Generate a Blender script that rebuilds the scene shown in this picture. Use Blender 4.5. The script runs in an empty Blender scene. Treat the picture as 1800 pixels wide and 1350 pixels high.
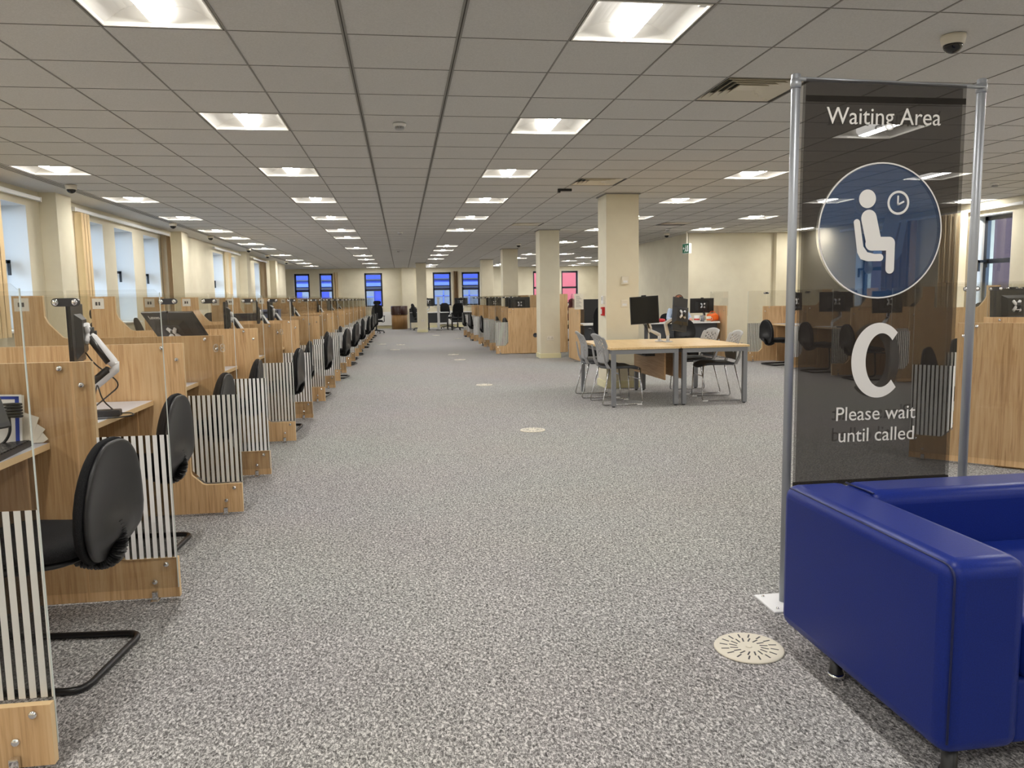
import bpy, bmesh, math, random
from mathutils import Vector, Matrix
random.seed(7)
S = bpy.context.scene
COL = S.collection
PI = math.pi

# ------------------------------------------------------------------ camera, world, exposure
EYE = 1.28
CEIL = EYE + 1.3885
FPX = 1355.0
YAW, PIT, ROL = math.radians(8.03), math.radians(-6.39), math.radians(-0.92)
fw = Vector((math.sin(YAW)*math.cos(PIT), math.cos(YAW)*math.cos(PIT), math.sin(PIT)))
rt = Vector((math.cos(YAW), -math.sin(YAW), 0)); up = rt.cross(fw)
R_ = rt*math.cos(ROL) + up*math.sin(ROL); U_ = -rt*math.sin(ROL) + up*math.cos(ROL)
cam = bpy.data.cameras.new('camera'); cam_o = bpy.data.objects.new('camera', cam); COL.objects.link(cam_o)
cam.sensor_fit = 'HORIZONTAL'; cam.sensor_width = 36.0; cam.lens = FPX/1800*36.0
cam.clip_start = 0.05; cam.clip_end = 300
m = Matrix((R_, U_, -fw)).transposed().to_4x4(); m.translation = (0, 0, EYE); cam_o.matrix_world = m
S.camera = cam_o

w = bpy.data.worlds.new('overcast sky'); S.world = w; w.use_nodes = True
bg = w.node_tree.nodes['Background']; bg.inputs['Color'].default_value = (0.58, 0.76, 1.0, 1); bg.inputs['Strength'].default_value = 5.2
LENS = 95.0          # radiance of the lamp lenses
S.view_settings.view_transform = 'Standard'
try: S.view_settings.look = 'None'
except Exception: pass
S.view_settings.exposure = 0.5; S.view_settings.gamma = 1.0; S.view_settings.use_curve_mapping = False
S.cycles.transparent_max_bounces = 64
S.cycles.max_bounces = 8; S.cycles.diffuse_bounces = 5; S.cycles.glossy_bounces = 4
S.cycles.sample_clamp_indirect = 6.0
S.cycles.caustics_reflective = False; S.cycles.caustics_refractive = False

# ------------------------------------------------------------------ materials
def srgb(r, g, b):
    f = lambda c: (c/255/12.92) if c/255 <= .04045 else ((c/255+.055)/1.055)**2.4
    return (f(r), f(g), f(b), 1)

def mat(name, col, rough=.5, metal=0, spec=.5, emit=None, strength=0):
    M = bpy.data.materials.new(name); M.use_nodes = True
    b = M.node_tree.nodes['Principled BSDF']
    b.inputs['Base Color'].default_value = col; b.inputs['Roughness'].default_value = rough
    b.inputs['Metallic'].default_value = metal; b.inputs['Specular IOR Level'].default_value = spec
    if emit:
        b.inputs['Emission Color'].default_value = emit; b.inputs['Emission Strength'].default_value = strength
    return M

def nodes(M): return M.node_tree.nodes, M.node_tree.links, M.node_tree.nodes['Principled BSDF']

def noisy(name, c1, c2, scale=(1, 1, 1), nscale=5, detail=4, rough=.5, lo=.35, hi=.65, bump=0, bscale=None, spec=.5, metal=0, coords='Object'):
    M = mat(name, c1, rough, metal, spec); n, l, b = nodes(M)
    tc = n.new('ShaderNodeTexCoord'); mp = n.new('ShaderNodeMapping'); mp.inputs['Scale'].default_value = scale
    nz = n.new('ShaderNodeTexNoise'); nz.inputs['Scale'].default_value = nscale; nz.inputs['Detail'].default_value = detail
    cr = n.new('ShaderNodeValToRGB'); cr.color_ramp.elements[0].position = lo; cr.color_ramp.elements[1].position = hi
    cr.color_ramp.elements[0].color = c1; cr.color_ramp.elements[1].color = c2
    l.new(tc.outputs[coords], mp.inputs[0]); l.new(mp.outputs[0], nz.inputs['Vector']); l.new(nz.outputs['Fac'], cr.inputs[0]); l.new(cr.outputs[0], b.inputs['Base Color'])
    if bump:
        bp = n.new('ShaderNodeBump'); bp.inputs['Strength'].default_value = bump; bp.inputs['Distance'].default_value = .002
        l.new(nz.outputs['Fac'], bp.inputs['Height']); l.new(bp.outputs[0], b.inputs['Normal'])
    return M

def oak(name, dark, mid, light, axis='z'):
    M = mat(name, mid, .42, 0, .35); n, l, b = nodes(M)
    tc = n.new('ShaderNodeTexCoord'); mp = n.new('ShaderNodeMapping')
    mp.inputs['Scale'].default_value = {'z': (1, 1, .045), 'y': (1, .045, 1), 'x': (.045, 1, 1)}[axis]
    oi = n.new('ShaderNodeObjectInfo'); cmb = n.new('ShaderNodeCombineXYZ'); mul = n.new('ShaderNodeMath'); mul.operation = 'MULTIPLY'; mul.inputs[1].default_value = 37
    add = n.new('ShaderNodeVectorMath'); add.operation = 'ADD'
    l.new(oi.outputs['Random'], mul.inputs[0]); l.new(mul.outputs[0], cmb.inputs[0]); l.new(mul.outputs[0], cmb.inputs[1])
    l.new(tc.outputs['Object'], mp.inputs[0]); l.new(mp.outputs[0], add.inputs[0]); l.new(cmb.outputs[0], add.inputs[1])
    nz = n.new('ShaderNodeTexNoise'); nz.inputs['Scale'].default_value = 80; nz.inputs['Detail'].default_value = 5; nz.inputs['Distortion'].default_value = .6
    nz2 = n.new('ShaderNodeTexNoise'); nz2.inputs['Scale'].default_value = 7; nz2.inputs['Detail'].default_value = 2
    l.new(add.outputs[0], nz.inputs['Vector']); l.new(add.outputs[0], nz2.inputs['Vector'])
    mx = n.new('ShaderNodeMath'); mx.operation = 'MULTIPLY_ADD'; mx.inputs[1].default_value = .72
    m2 = n.new('ShaderNodeMath'); m2.operation = 'MULTIPLY'; m2.inputs[1].default_value = .28
    l.new(nz2.outputs['Fac'], m2.inputs[0]); l.new(nz.outputs['Fac'], mx.inputs[0]); l.new(m2.outputs[0], mx.inputs[2])
    cr = n.new('ShaderNodeValToRGB'); e = cr.color_ramp.elements
    e[0].position = .33; e[0].color = dark; e[1].position = .66; e[1].color = light
    k = cr.color_ramp.elements.new(.48); k.color = mid
    l.new(mx.outputs[0], cr.inputs[0]); l.new(cr.outputs[0], b.inputs['Base Color'])
    return M

def glassy(name, tint, rough=.0, refl=1.0):
    M = bpy.data.materials.new(name); M.use_nodes = True; n, l = M.node_tree.nodes, M.node_tree.links
    n.clear(); o = n.new('ShaderNodeOutputMaterial'); t = n.new('ShaderNodeBsdfTransparent'); t.inputs[0].default_value = tint
    g = n.new('ShaderNodeBsdfGlossy'); g.inputs['Roughness'].default_value = rough; g.inputs['Color'].default_value = (refl, refl, refl, 1)
    f = n.new('ShaderNodeFresnel'); f.inputs['IOR'].default_value = 1.45; mx = n.new('ShaderNodeMixShader')
    geo = n.new('ShaderNodeNewGeometry'); inv = n.new('ShaderNodeMath'); inv.operation = 'SUBTRACT'; inv.inputs[0].default_value = 1
    mul = n.new('ShaderNodeMath'); mul.operation = 'MULTIPLY'
    l.new(geo.outputs['Backfacing'], inv.inputs[1]); l.new(f.outputs[0], mul.inputs[0]); l.new(inv.outputs[0], mul.inputs[1])
    l.new(mul.outputs[0], mx.inputs[0]); l.new(t.outputs[0], mx.inputs[1]); l.new(g.outputs[0], mx.inputs[2]); l.new(mx.outputs[0], o.inputs[0])
    return M

def sheer(name, col, opacity, rough=.8, weave=0):
    """a translucent fabric or print: diffuse mixed with plain see-through"""
    M = mat(name, col, rough, 0, .2); n, l, b = nodes(M); o = n['Material Output']
    t = n.new('ShaderNodeBsdfTransparent'); mx = n.new('ShaderNodeMixShader'); mx.inputs[0].default_value = opacity
    if weave:
        tc = n.new('ShaderNodeTexCoord'); nz = n.new('ShaderNodeTexNoise'); mp = n.new('ShaderNodeMapping')
        mp.inputs['Scale'].default_value = (30, 30, 260); nz.inputs['Scale'].default_value = 3
        mr = n.new('ShaderNodeMapRange'); mr.inputs[3].default_value = opacity-weave; mr.inputs[4].default_value = opacity+weave
        l.new(tc.outputs['Object'], mp.inputs[0]); l.new(mp.outputs[0], nz.inputs['Vector']); l.new(nz.outputs['Fac'], mr.inputs[0]); l.new(mr.outputs[0], mx.inputs[0])
    l.new(t.outputs[0], mx.inputs[1]); l.new(b.outputs[0], mx.inputs[2]); l.new(mx.outputs[0], o.inputs[0])
    return M

def stripes(name, pitch=.0285, duty=.62):
    M = mat(name, (.93, .93, .92, 1), .5, 0, .3); n, l, b = nodes(M); o = n['Material Output']
    tc = n.new('ShaderNodeTexCoord'); sp = n.new('ShaderNodeSeparateXYZ'); md = n.new('ShaderNodeMath'); md.operation = 'PINGPONG'; md.inputs[1].default_value = pitch/2
    gt = n.new('ShaderNodeMath'); gt.operation = 'LESS_THAN'; gt.inputs[1].default_value = pitch/2*duty
    l.new(tc.outputs['Object'], sp.inputs[0]); l.new(sp.outputs[0], md.inputs[0]); l.new(md.outputs[0], gt.inputs[0])
    t = n.new('ShaderNodeBsdfTransparent'); t.inputs[0].default_value = (.5, .5, .5, 1)
    mx = n.new('ShaderNodeMixShader'); l.new(gt.outputs[0], mx.inputs[0]); l.new(t.outputs[0], mx.inputs[1]); l.new(b.outputs[0], mx.inputs[2]); l.new(mx.outputs[0], o.inputs[0])
    return M

def carpet_mat():
    M = mat('carpet', (.2, .2, .19, 1), .95, 0, .1); n, l, b = nodes(M)
    tc = n.new('ShaderNodeTexCoord')
    def nz(scale, detail, vecscale=(1, 1, 1), dist=0, rot=0):
        mp = n.new('ShaderNodeMapping'); mp.inputs['Scale'].default_value = vecscale; mp.inputs['Rotation'].default_value = (0, 0, rot)
        t = n.new('ShaderNodeTexNoise'); t.inputs['Scale'].default_value = scale; t.inputs['Detail'].default_value = detail; t.inputs['Distortion'].default_value = dist
        t.inputs['Roughness'].default_value = .7
        l.new(tc.outputs['Object'], mp.inputs[0]); l.new(mp.outputs[0], t.inputs['Vector']); return t
    a = nz(118, 2, (1, .6, 1), .8, .5); c = nz(300, 1); d = nz(.45, 2)
    mx = n.new('ShaderNodeMath'); mx.operation = 'MULTIPLY_ADD'; mx.inputs[1].default_value = .75
    m2 = n.new('ShaderNodeMath'); m2.operation = 'MULTIPLY'; m2.inputs[1].default_value = .25
    l.new(c.outputs['Fac'], m2.inputs[0]); l.new(a.outputs['Fac'], mx.inputs[0]); l.new(m2.outputs[0], mx.inputs[2])
    cr = n.new('ShaderNodeValToRGB'); e = cr.color_ramp.elements
    e[0].position = .36; e[0].color = srgb(76, 75, 74); e[1].position = .62; e[1].color = srgb(226, 224, 221)
    k = e.new(.5); k.color = srgb(150, 148, 146)
    l.new(mx.outputs[0], cr.inputs[0])
    hs = n.new('ShaderNodeMix'); hs.data_type = 'RGBA'; hs.blend_type = 'MULTIPLY'; hs.inputs[0].default_value = .12
    l.new(cr.outputs[0], hs.inputs[6]); l.new(d.outputs['Color'], hs.inputs[7]); l.new(hs.outputs[2], b.inputs['Base Color'])
    bp = n.new('ShaderNodeBump'); bp.inputs['Strength'].default_value = .5; bp.inputs['Distance'].default_value = .004
    l.new(mx.outputs[0], bp.inputs['Height']); l.new(bp.outputs[0], b.inputs['Normal'])
    return M

MT = {}
MT['carpet'] = carpet_mat()
MT['wall'] = noisy('cream wall paint', srgb(219, 211, 188), srgb(225, 218, 195), nscale=3, rough=.8, spec=.2)
MT['skirt'] = mat('cream gloss skirting', srgb(228, 221, 180), .4)
MT['reveal'] = mat('white window reveal', srgb(230, 230, 226), .6)
MT['tile'] = noisy('ceiling tile', srgb(198, 197, 194), srgb(207, 206, 203), nscale=120, detail=3, rough=.9, spec=.1, bump=.15)
MT['tbar'] = mat('ceiling grid bar', srgb(136, 134, 129), .6)
MT['tbar2'] = mat('ceiling shadow gap', srgb(58, 55, 50), .8)
MT['oak'] = oak('oak laminate', srgb(178, 140, 98), srgb(208, 171, 126), srgb(221, 189, 146))
MT['oaky'] = oak('oak laminate lengthwise', srgb(170, 130, 92), srgb(190, 152, 110), srgb(205, 170, 128), 'y')
MT['oakedge'] = mat('pale oak edge banding', srgb(226, 196, 150), .45)
MT['maple'] = oak('pale maple laminate', srgb(205, 172, 120), srgb(222, 190, 138), srgb(232, 204, 158), 'y')
MT['worktop'] = mat('pale blue grey laminate', srgb(206, 208, 216), .35)
MT['white'] = mat('white plastic', srgb(232, 232, 230), .35)
MT['whitemetal'] = mat('white powder coat', srgb(225, 226, 228), .3)
MT['offwhite'] = mat('off white plastic', srgb(222, 215, 198), .45)
MT['black'] = mat('black plastic', (.012, .012, .013, 1), .38)
MT['fabric'] = noisy('black upholstery', (.008, .008, .009, 1), (.02, .02, .021, 1), nscale=400, detail=1, rough=.85, spec=.15, bump=.3)
MT['blackmetal'] = mat('black painted steel', (.01, .01, .011, 1), .3, 0, .5)
MT['screen'] = mat('switched off screen', (.006, .006, .007, 1), .12)
MT['grey'] = mat('mid grey plastic', srgb(164, 164, 164), .5)
MT['greymetal'] = mat('grey powder coated steel', srgb(136, 138, 142), .4, .3)
MT['pole'] = mat('satin aluminium', srgb(170, 174, 180), .4, .6)
MT['chrome'] = mat('chrome', (.85, .85, .86, 1), .08, 1)
MT['legsteel'] = mat('dull chromed steel', (.42, .42, .43, 1), .22, 1)
MT['pill'] = mat('dark bracket', (.06, .06, .065, 1), .3, .4)
MT['acrylic'] = glassy('clear acrylic', (.952, .949, .939, 1))
MT['acrylicedge'] = mat('acrylic sheet edge', srgb(205, 212, 208), .2)
MT['window'] = glassy('window pane', (.93, .96, .98, 1))
MT['stripe'] = stripes('white privacy stripes')
MT['frost'] = sheer('faint etched numeral', srgb(225, 225, 220), .22)
MT['leather'] = noisy('blue leather', srgb(18, 38, 116), srgb(21, 42, 126), nscale=260, detail=2, rough=.36, spec=.22, bump=.12)
MT['piping'] = mat('blue leather seam', srgb(10, 24, 80), .45)
MT['frame'] = mat('dark window frame', srgb(38, 42, 50), .35)
MT['blind'] = mat('cream vertical blind', srgb(246, 228, 192), .8)
MT['blindtan'] = mat('tan vertical blind', srgb(166, 144, 112), .8)
MT['banner'] = sheer('charcoal banner mesh', srgb(50, 45, 41), .6, .9, .05)
MT['bannerhem'] = sheer('charcoal banner hem', srgb(44, 40, 36), .75, .9)
MT['print'] = sheer('white banner print', srgb(240, 238, 234), .92)
MT['printback'] = sheer('white banner print seen from behind', srgb(235, 233, 230), .5)
MT['blue'] = sheer('blue banner mesh', srgb(28, 68, 112), .5, .9, .05)
MT['lens'] = mat('lit lamp lens', (1, 1, 1, 1), .4, 0, .3, (1.0, .968, .918, 1), LENS)
MT['lensside'] = mat('lit lens flank', (1, 1, 1, 1), .4, 0, .3, (1.0, .968, .918, 1), 1.6)
MT['tray'] = mat('white lamp tray', srgb(238, 236, 230), .4)
MT['darkgrey'] = mat('dark grey panel', srgb(62, 64, 68), .6)
MT['dome'] = mat('smoked dome', (.01, .01, .01, 1), .06)
MT['paper'] = mat('white paper', srgb(240, 238, 232), .8)
MT['cream paper'] = mat('cream paper', srgb(224, 216, 198), .8)
MT['bluepaper'] = mat('blue printed border', srgb(32, 62, 160), .8)
MT['redprint'] = mat('red print', srgb(200, 70, 60), .8)
MT['ink'] = mat('dark print', srgb(60, 60, 70), .8)
MT['green'] = mat('green exit sign face', srgb(0, 96, 64), .4, 0, .5, srgb(0, 120, 78), .08)
MT['signwhite'] = mat('white exit sign face', srgb(235, 240, 235), .4, 0, .5, srgb(240, 245, 240), .1)
MT['red'] = mat('red plastic', srgb(190, 30, 35), .4)
MT['orange'] = mat('orange bag', srgb(240, 110, 30), .6)
MT['skin'] = mat('skin', srgb(226, 170, 145), .55)
MT['hair'] = mat('short ginger hair', srgb(196, 134, 104), .7)
MT['shirt'] = noisy('pale blue shirt', srgb(168, 188, 216), srgb(190, 206, 228), nscale=90, rough=.85)
MT['trouser'] = mat('dark trousers', srgb(40, 42, 52), .9)
MT['walnut'] = oak('brown drum laminate', srgb(120, 88, 50), srgb(142, 106, 62), srgb(156, 120, 74))
MT['darkwood'] = mat('dark brown top', srgb(56, 30, 24), .35)
MT['bluewall'] = mat('blue cladding', srgb(44, 62, 158), .5)
MT['bluewall2'] = mat('pale blue cladding', srgb(86, 108, 176), .5)
MT['extglass'] = mat('outside window glass', srgb(112, 122, 132), .3)
MT['pink'] = mat('pink cladding', srgb(205, 92, 92), .6)
MT['brick'] = noisy('dark brick', srgb(66, 46, 48), srgb(84, 60, 60), nscale=20, rough=.9)
MT['tarmac'] = mat('tarmac', srgb(110, 112, 115), .9)
MT['tray blue'] = mat('blue grey tray', srgb(118, 128, 160), .5)
MT['maroon'] = mat('maroon fabric', srgb(90, 14, 20), .8)

# ------------------------------------------------------------------ mesh helpers
class MB:
    def __init__(s): s.bm = bmesh.new()
    def box(s, x0, x1, y0, y1, z0, z1, mi=0, bev=0, M=None):
        before = len(s.bm.verts)
        r = bmesh.ops.create_cube(s.bm, size=1.0); vs = r['verts']
        for v in vs: v.co = Vector(((x0+x1)/2+v.co.x*(x1-x0), (y0+y1)/2+v.co.y*(y1-y0), (z0+z1)/2+v.co.z*(z1-z0)))
        fs = set(f for v in vs for f in v.link_faces)
        if bev:
            es = list(set(e for v in vs for e in v.link_edges))
            rr = bmesh.ops.bevel(s.bm, geom=es, offset=bev, segments=2 if bev < .02 else 4, profile=.5, affect='EDGES')
            fs = set(f for f in rr['faces']) | set(f for f in fs if f.is_valid)
            vs = list(set(v for f in fs for v in f.verts))
            for f in fs: f.smooth = bev >= .008
        for f in fs: f.material_index = mi
        if M is not None:
            for v in vs: v.co = M @ v.co
        return s
    def prism(s, pts, a0, a1, axis='y', mi=0, rim=None, M=None):
        """polygon given in the two other axes, extruded along axis from a0 to a1"""
        def mk(p, a):
            if axis == 'y': return (p[0], a, p[1])
            if axis == 'x': return (a, p[0], p[1])
            return (p[0], p[1], a)
        A = [s.bm.verts.new(mk(p, a0)) for p in pts]; B = [s.bm.verts.new(mk(p, a1)) for p in pts]
        f1 = s.bm.faces.new(A); f2 = s.bm.faces.new(B[::-1]); f1.material_index = f2.material_index = mi
        k = len(pts)
        for i in range(k):
            f = s.bm.faces.new((A[i], B[i], B[(i+1) % k], A[(i+1) % k])); f.material_index = mi if rim is None else rim
        if M is not None:
            for v in A+B: v.co = M @ v.co
        return s
    def tube(s, path, r, seg=10, closed=False, mi=0, caps=True, smooth=True, M=None):
        P = [Vector(p) for p in path]; n = len(P); rings = []; prev = None
        for i, p in enumerate(P):
            if closed: t = (P[(i+1) % n]-P[i-1])
            else: t = P[min(i+1, n-1)]-P[max(i-1, 0)]
            t = t.normalized() if t.length > 1e-9 else Vector((0, 0, 1))
            if prev is None:
                u = t.orthogonal().normalized()
            else:
                u = prev - t*prev.dot(t); u = u.normalized() if u.length > 1e-6 else t.orthogonal().normalized()
            prev = u; v = t.cross(u); rr = r[i] if isinstance(r, (list, tuple)) else r
            rings.append([s.bm.verts.new(p+(u*math.cos(2*PI*k/seg)+v*math.sin(2*PI*k/seg))*rr) for k in range(seg)])
        m = n if closed else n-1
        for i in range(m):
            A, B = rings[i], rings[(i+1) % n]
            off = 0
            if closed and i == n-1:
                off = min(range(seg), key=lambda o: sum((A[k].co-B[(k+o) % seg].co).length for k in range(seg)))
            for k in range(seg):
                f = s.bm.faces.new((A[k], A[(k+1) % seg], B[(k+1+off) % seg], B[(k+off) % seg])); f.smooth = smooth; f.material_index = mi
        if caps and not closed:
            for R in (rings[0][::-1], rings[-1]):
                f = s.bm.faces.new(R); f.material_index = mi
        if M is not None:
            for R in rings:
                for v in R: v.co = M @ v.co
        return s
    def lathe(s, prof, cx=0, cy=0, seg=24, mi=0, smooth=True, M=None):
        rings = []
        for (r, z) in prof:
            if r < 1e-6: rings.append([s.bm.verts.new((cx, cy, z))])
            else: rings.append([s.bm.verts.new((cx+r*math.cos(2*PI*k/seg), cy+r*math.sin(2*PI*k/seg), z)) for k in range(seg)])
        for A, B in zip(rings, rings[1:]):
            for k in range(seg):
                a0, a1 = A[k % len(A)], A[(k+1) % len(A)]; b0, b1 = B[k % len(B)], B[(k+1) % len(B)]
                vs = []
                for v in (a0, a1, b1, b0):
                    if v not in vs: vs.append(v)
                if len(vs) > 2:
                    f = s.bm.faces.new(vs); f.smooth = smooth; f.material_index = mi
        for R, rev in ((rings[0], True), (rings[-1], False)):
            if len(R) > 1:
                f = s.bm.faces.new(R[::-1] if rev else R); f.material_index = mi
        if M is not None:
            for R in rings:
                for v in R: v.co = M @ v.co
        return s
    def blob(s, c, rad, e=2.0, seg=20, rings=12, fn=None, mi=0, M=None):
        """superellipsoid, optionally deformed by fn(unit vector, point)"""
        def sp(v, p): return math.copysign(abs(v)**p, v)
        p = 2.0/e; grid = []
        for i in range(rings+1):
            th = -PI/2+PI*i/rings; row = []
            for k in range(seg):
                ph = 2*PI*k/seg
                u = Vector((sp(math.cos(th), p)*sp(math.cos(ph), p), sp(math.cos(th), p)*sp(math.sin(ph), p), sp(math.sin(th), p)))
                q = Vector((c[0]+u.x*rad[0], c[1]+u.y*rad[1], c[2]+u.z*rad[2]))
                if fn: q = fn(u, q)
                row.append(q)
            if i in (0, rings): row = [s.bm.verts.new(sum(row, Vector())/seg)]
            else: row = [s.bm.verts.new(q) for q in row]
            grid.append(row)
        allv = [v for r in grid for v in r]
        for A, B in zip(grid, grid[1:]):
            for k in range(seg):
                vs = []
                for v in (A[k % len(A)], A[(k+1) % len(A)], B[(k+1) % len(B)], B[k % len(B)]):
                    if v not in vs: vs.append(v)
                f = s.bm.faces.new(vs); f.smooth = True; f.material_index = mi
        if M is not None:
            for v in allv: v.co = M @ v.co
        return s
    def build(s, name, mats, parent=None, loc=None, rotz=0):
        bmesh.ops.recalc_face_normals(s.bm, faces=s.bm.faces[:])
        me = bpy.data.meshes.new(name); s.bm.to_mesh(me); s.bm.free()
        for M in (mats if isinstance(mats, (list, tuple)) else [mats]): me.materials.append(MT[M] if isinstance(M, str) else M)
        o = bpy.data.objects.new(name, me); COL.objects.link(o)
        if parent: o.parent = parent
        if loc is not None: o.location = loc
        o.rotation_euler.z = rotz
        return o

def tag(o, label=None, cat=None, group=None, kind=None):
    if label: o['label'] = label
    if cat: o['category'] = cat
    if group: o['group'] = group
    if kind: o['kind'] = kind
    return o
def thing(name, label, cat, loc=(0, 0, 0), rotz=0, group=None):
    o = bpy.data.objects.new(name, None); COL.objects.link(o); o.location = loc; o.rotation_euler.z = rotz
    o.empty_display_size = .1
    return tag(o, label, cat, group)
def struct(mb, name, mats, parent=None, label=None):
    o = mb.build(name, mats, parent)
    o['kind'] = 'structure'
    if label: o['label'] = label
    return o
def dup(root, loc=None, rotz=None, label=None, group=None):
    def cp(o, par):
        c = o.copy(); COL.objects.link(c)
        if par: c.parent = par
        for ch in list(o.children): cp(ch, c)
        return c
    r = cp(root, None)
    if loc is not None: r.location = loc
    if rotz is not None: r.rotation_euler.z = rotz
    if label: r['label'] = label
    if group: r['group'] = group
    return r
class Proto:
    """the first placing moves the prototype itself, later ones copy it"""
    def __init__(s, root): s.root, s.used = root, False
    def place(s, loc, rotz=0, label=None, group=None):
        if not s.used:
            s.used = True; r = s.root; r.location = loc; r.rotation_euler.z = rotz
            if label: r['label'] = label
            if group: r['group'] = group
            return r
        return dup(s.root, loc, rotz, label, group)
def text(name, body, size, mate, parent, M, align='CENTER', weight=0.0, spacing=1.0, depth=.0006, sx=1.0):
    cu = bpy.data.curves.new(name, 'FONT'); cu.body = body; cu.size = size; cu.align_x = align; cu.extrude = depth; cu.offset = weight
    cu.space_character = spacing; cu.resolution_u = 4
    t = bpy.data.objects.new(name, cu); COL.objects.link(t)
    dg = bpy.context.evaluated_depsgraph_get(); me = bpy.data.meshes.new_from_object(t.evaluated_get(dg))
    bpy.data.objects.remove(t)
    me.transform(Matrix.Diagonal((sx, 1, 1, 1))); me.transform(M); me.materials.clear(); me.materials.append(MT[mate])
    o = bpy.data.objects.new(name, me); COL.objects.link(o); o.parent = parent
    return o
def facing_south(x, y, z):   # upright lettering read from the -y side
    return Matrix.Translation((x, y, z)) @ Matrix.Rotation(PI/2, 4, 'X')
def facing_north(x, y, z):
    return Matrix.Translation((x, y, z)) @ Matrix.Rotation(PI, 4, 'Z') @ Matrix.Rotation(PI/2, 4, 'X')
def arc(cx, cy, r, a0, a1, n=8):
    return [(cx+r*math.cos(math.radians(a0+(a1-a0)*i/n)), cy+r*math.sin(math.radians(a0+(a1-a0)*i/n))) for i in range(n+1)]
def fillet(path, r, n=5):
    """round the inner corners of a 3d polyline"""
    P = [Vector(p) for p in path]; out = [P[0]]
    for i in range(1, len(P)-1):
        a, b, c = P[i-1], P[i], P[i+1]; d1 = (a-b); d2 = (c-b)
        q = min(r, d1.length*.49, d2.length*.49); p1 = b+d1.normalized()*q; p2 = b+d2.normalized()*q
        for k in range(n+1):
            t = k/n; out.append(p1*(1-t)**2+b*2*t*(1-t)+p2*t*t)
    out.append(P[-1]); return out
ORD = ['nearest', 'second', 'third', 'fourth', 'fifth', 'sixth', 'seventh', 'eighth', 'ninth', 'tenth', 'eleventh', 'twelfth', 'thirteenth', 'fourteenth',
       'fifteenth', 'sixteenth', 'seventeenth', 'eighteenth', 'nineteenth', 'twentieth', 'twenty-first', 'twenty-second', 'twenty-third', 'twenty-fourth', 'twenty-fifth']

# ------------------------------------------------------------------ room shell
XL, XR, YF, YN = -4.4, 9.2, 35.0, -5.0
struct(MB().box(-6.5, 9.8, YN-.3, YF+.4, -.3, 0), 'floor', 'carpet')

# ceiling: a field of tiles with openings where lamps and vents sit
XLN = [-.851+.6*i for i in range(-5, 5)] + [1.549+.585*k for k in range(1, 15)]
YLN = [4.308+.6*j for j in range(-15, 52)]
def cell(x, y):
    i = max(k for k in range(len(XLN)-1) if XLN[k] <= x or k == 0); j = max(k for k in range(len(YLN)-1) if YLN[k] <= y or k == 0)
    return i, j
LIGHTS = {}   # row phrase -> list of (x, y)
yl = lambda j: 4.008+.6*j
LIGHTS['in the row along the window wall'] = [(-3.55, yl(j)) for j in (8, 12, 16, 20, 23, 26, 29, 34, 39, 43, 47)]
LIGHTS['in the row above the left desks'] = [(-1.15, yl(j)) for j in (0, 4, 8, 12, 16, 20, 23, 29, 35, 39, 44, 50)]
LIGHTS['in the row above the open aisle'] = [(1.249, yl(j)) for j in (0, 4, 8, 12, 16, 20, 28, 31, 35, 39, 47, 50)]
LIGHTS['in the row just right of the columns'] = [(4.18, yl(j)) for j in (4, 8, 12, 16, 20, 26, 35, 39, 47, 49)]
LIGHTS['in the row beyond the waiting sign'] = [(6.52, yl(j)) for j in (8, 12, 16, 20, 39, 43)]
LIGHTS['in the row along the right wall'] = [(8.86, yl(j)) for j in (12, 20)]
LIGHTS['among the far right bays'] = [(5.35, yl(29)), (5.35, yl(35)), (7.69, yl(43)), (7.69, yl(47)), (7.69, yl(50)), (5.94, yl(49))]
UNSEEN = [(x, yl(j)) for x in (-3.55, -1.15, 1.249, 4.18, 6.52) for j in (-4, -8, -12)] + [(4.18, yl(0)), (6.52, yl(0)), (6.52, yl(4)), (8.86, yl(0)), (8.86, yl(4)), (8.86, yl(8)), (-3.55, yl(0)), (-3.55, yl(4)), (8.86, yl(-4))]
VENTS = [(2.4, 5.2), (2.4, 9.4), (2.4, 14.8), (5.4, 14.6)]
holes = set()
for L in list(LIGHTS.values())+[UNSEEN, VENTS]:
    for p in L: holes.add(cell(*p))
cb = MB()
for i in range(len(XLN)-1):
    for j in range(len(YLN)-1):
        if (i, j) in holes: continue
        cb.box(XLN[i]+.002, XLN[i+1]-.002, YLN[j]+.002, YLN[j+1]-.002, CEIL+.003, CEIL+.02)
cb.box(-6.6, XR+.6, YN-.3, YF+.4, CEIL+.30, CEIL+.4)                       # slab over the void
cb.box(-4.45, -3.97, YN, 31.2, CEIL-.004, CEIL+.06)                          # plain margin beside the window wall
cb.box(-6.6, -4.45, 30.7, YF+.1, CEIL-.004, CEIL+.06); cb.box(-4.45, -3.84, 30.95, YF+.1, CEIL-.004, CEIL+.06)
cb.box(-4.45, XR+.1, YN-.1, YLN[0], CEIL-.004, CEIL+.06)
cb.box(-4.45, XR+.1, YLN[-1], YF+.1, CEIL-.004, CEIL+.06)
cb.box(XLN[-1], XR+.3, YN, YF, CEIL-.004, CEIL+.06)
struct(cb, 'ceiling', 'tile')
gb = MB()
for i, x in enumerate(XLN):
    wd = .014 if abs(x-(-.251)) < .01 or abs(x-.349) < .01 else .0045
    gb.box(x-wd, x+wd, YLN[0], YLN[-1], CEIL-.001, CEIL+.012, mi=0)
    if wd > .01: gb.box(x-.003, x+.003, YLN[0], YLN[-1], CEIL-.002, CEIL, mi=1)
for y in YLN: gb.box(XLN[0], XLN[-1], y-.0022, y+.0022, CEIL, CEIL+.01, mi=0)
struct(gb, 'trim_1', ['tbar', 'tbar2'], label='grid of bars holding the ceiling tiles')
sl = MB()
sl.box(-3.97, -3.851, YN, 31.0, CEIL-.002, CEIL+.05, mi=0)
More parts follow.
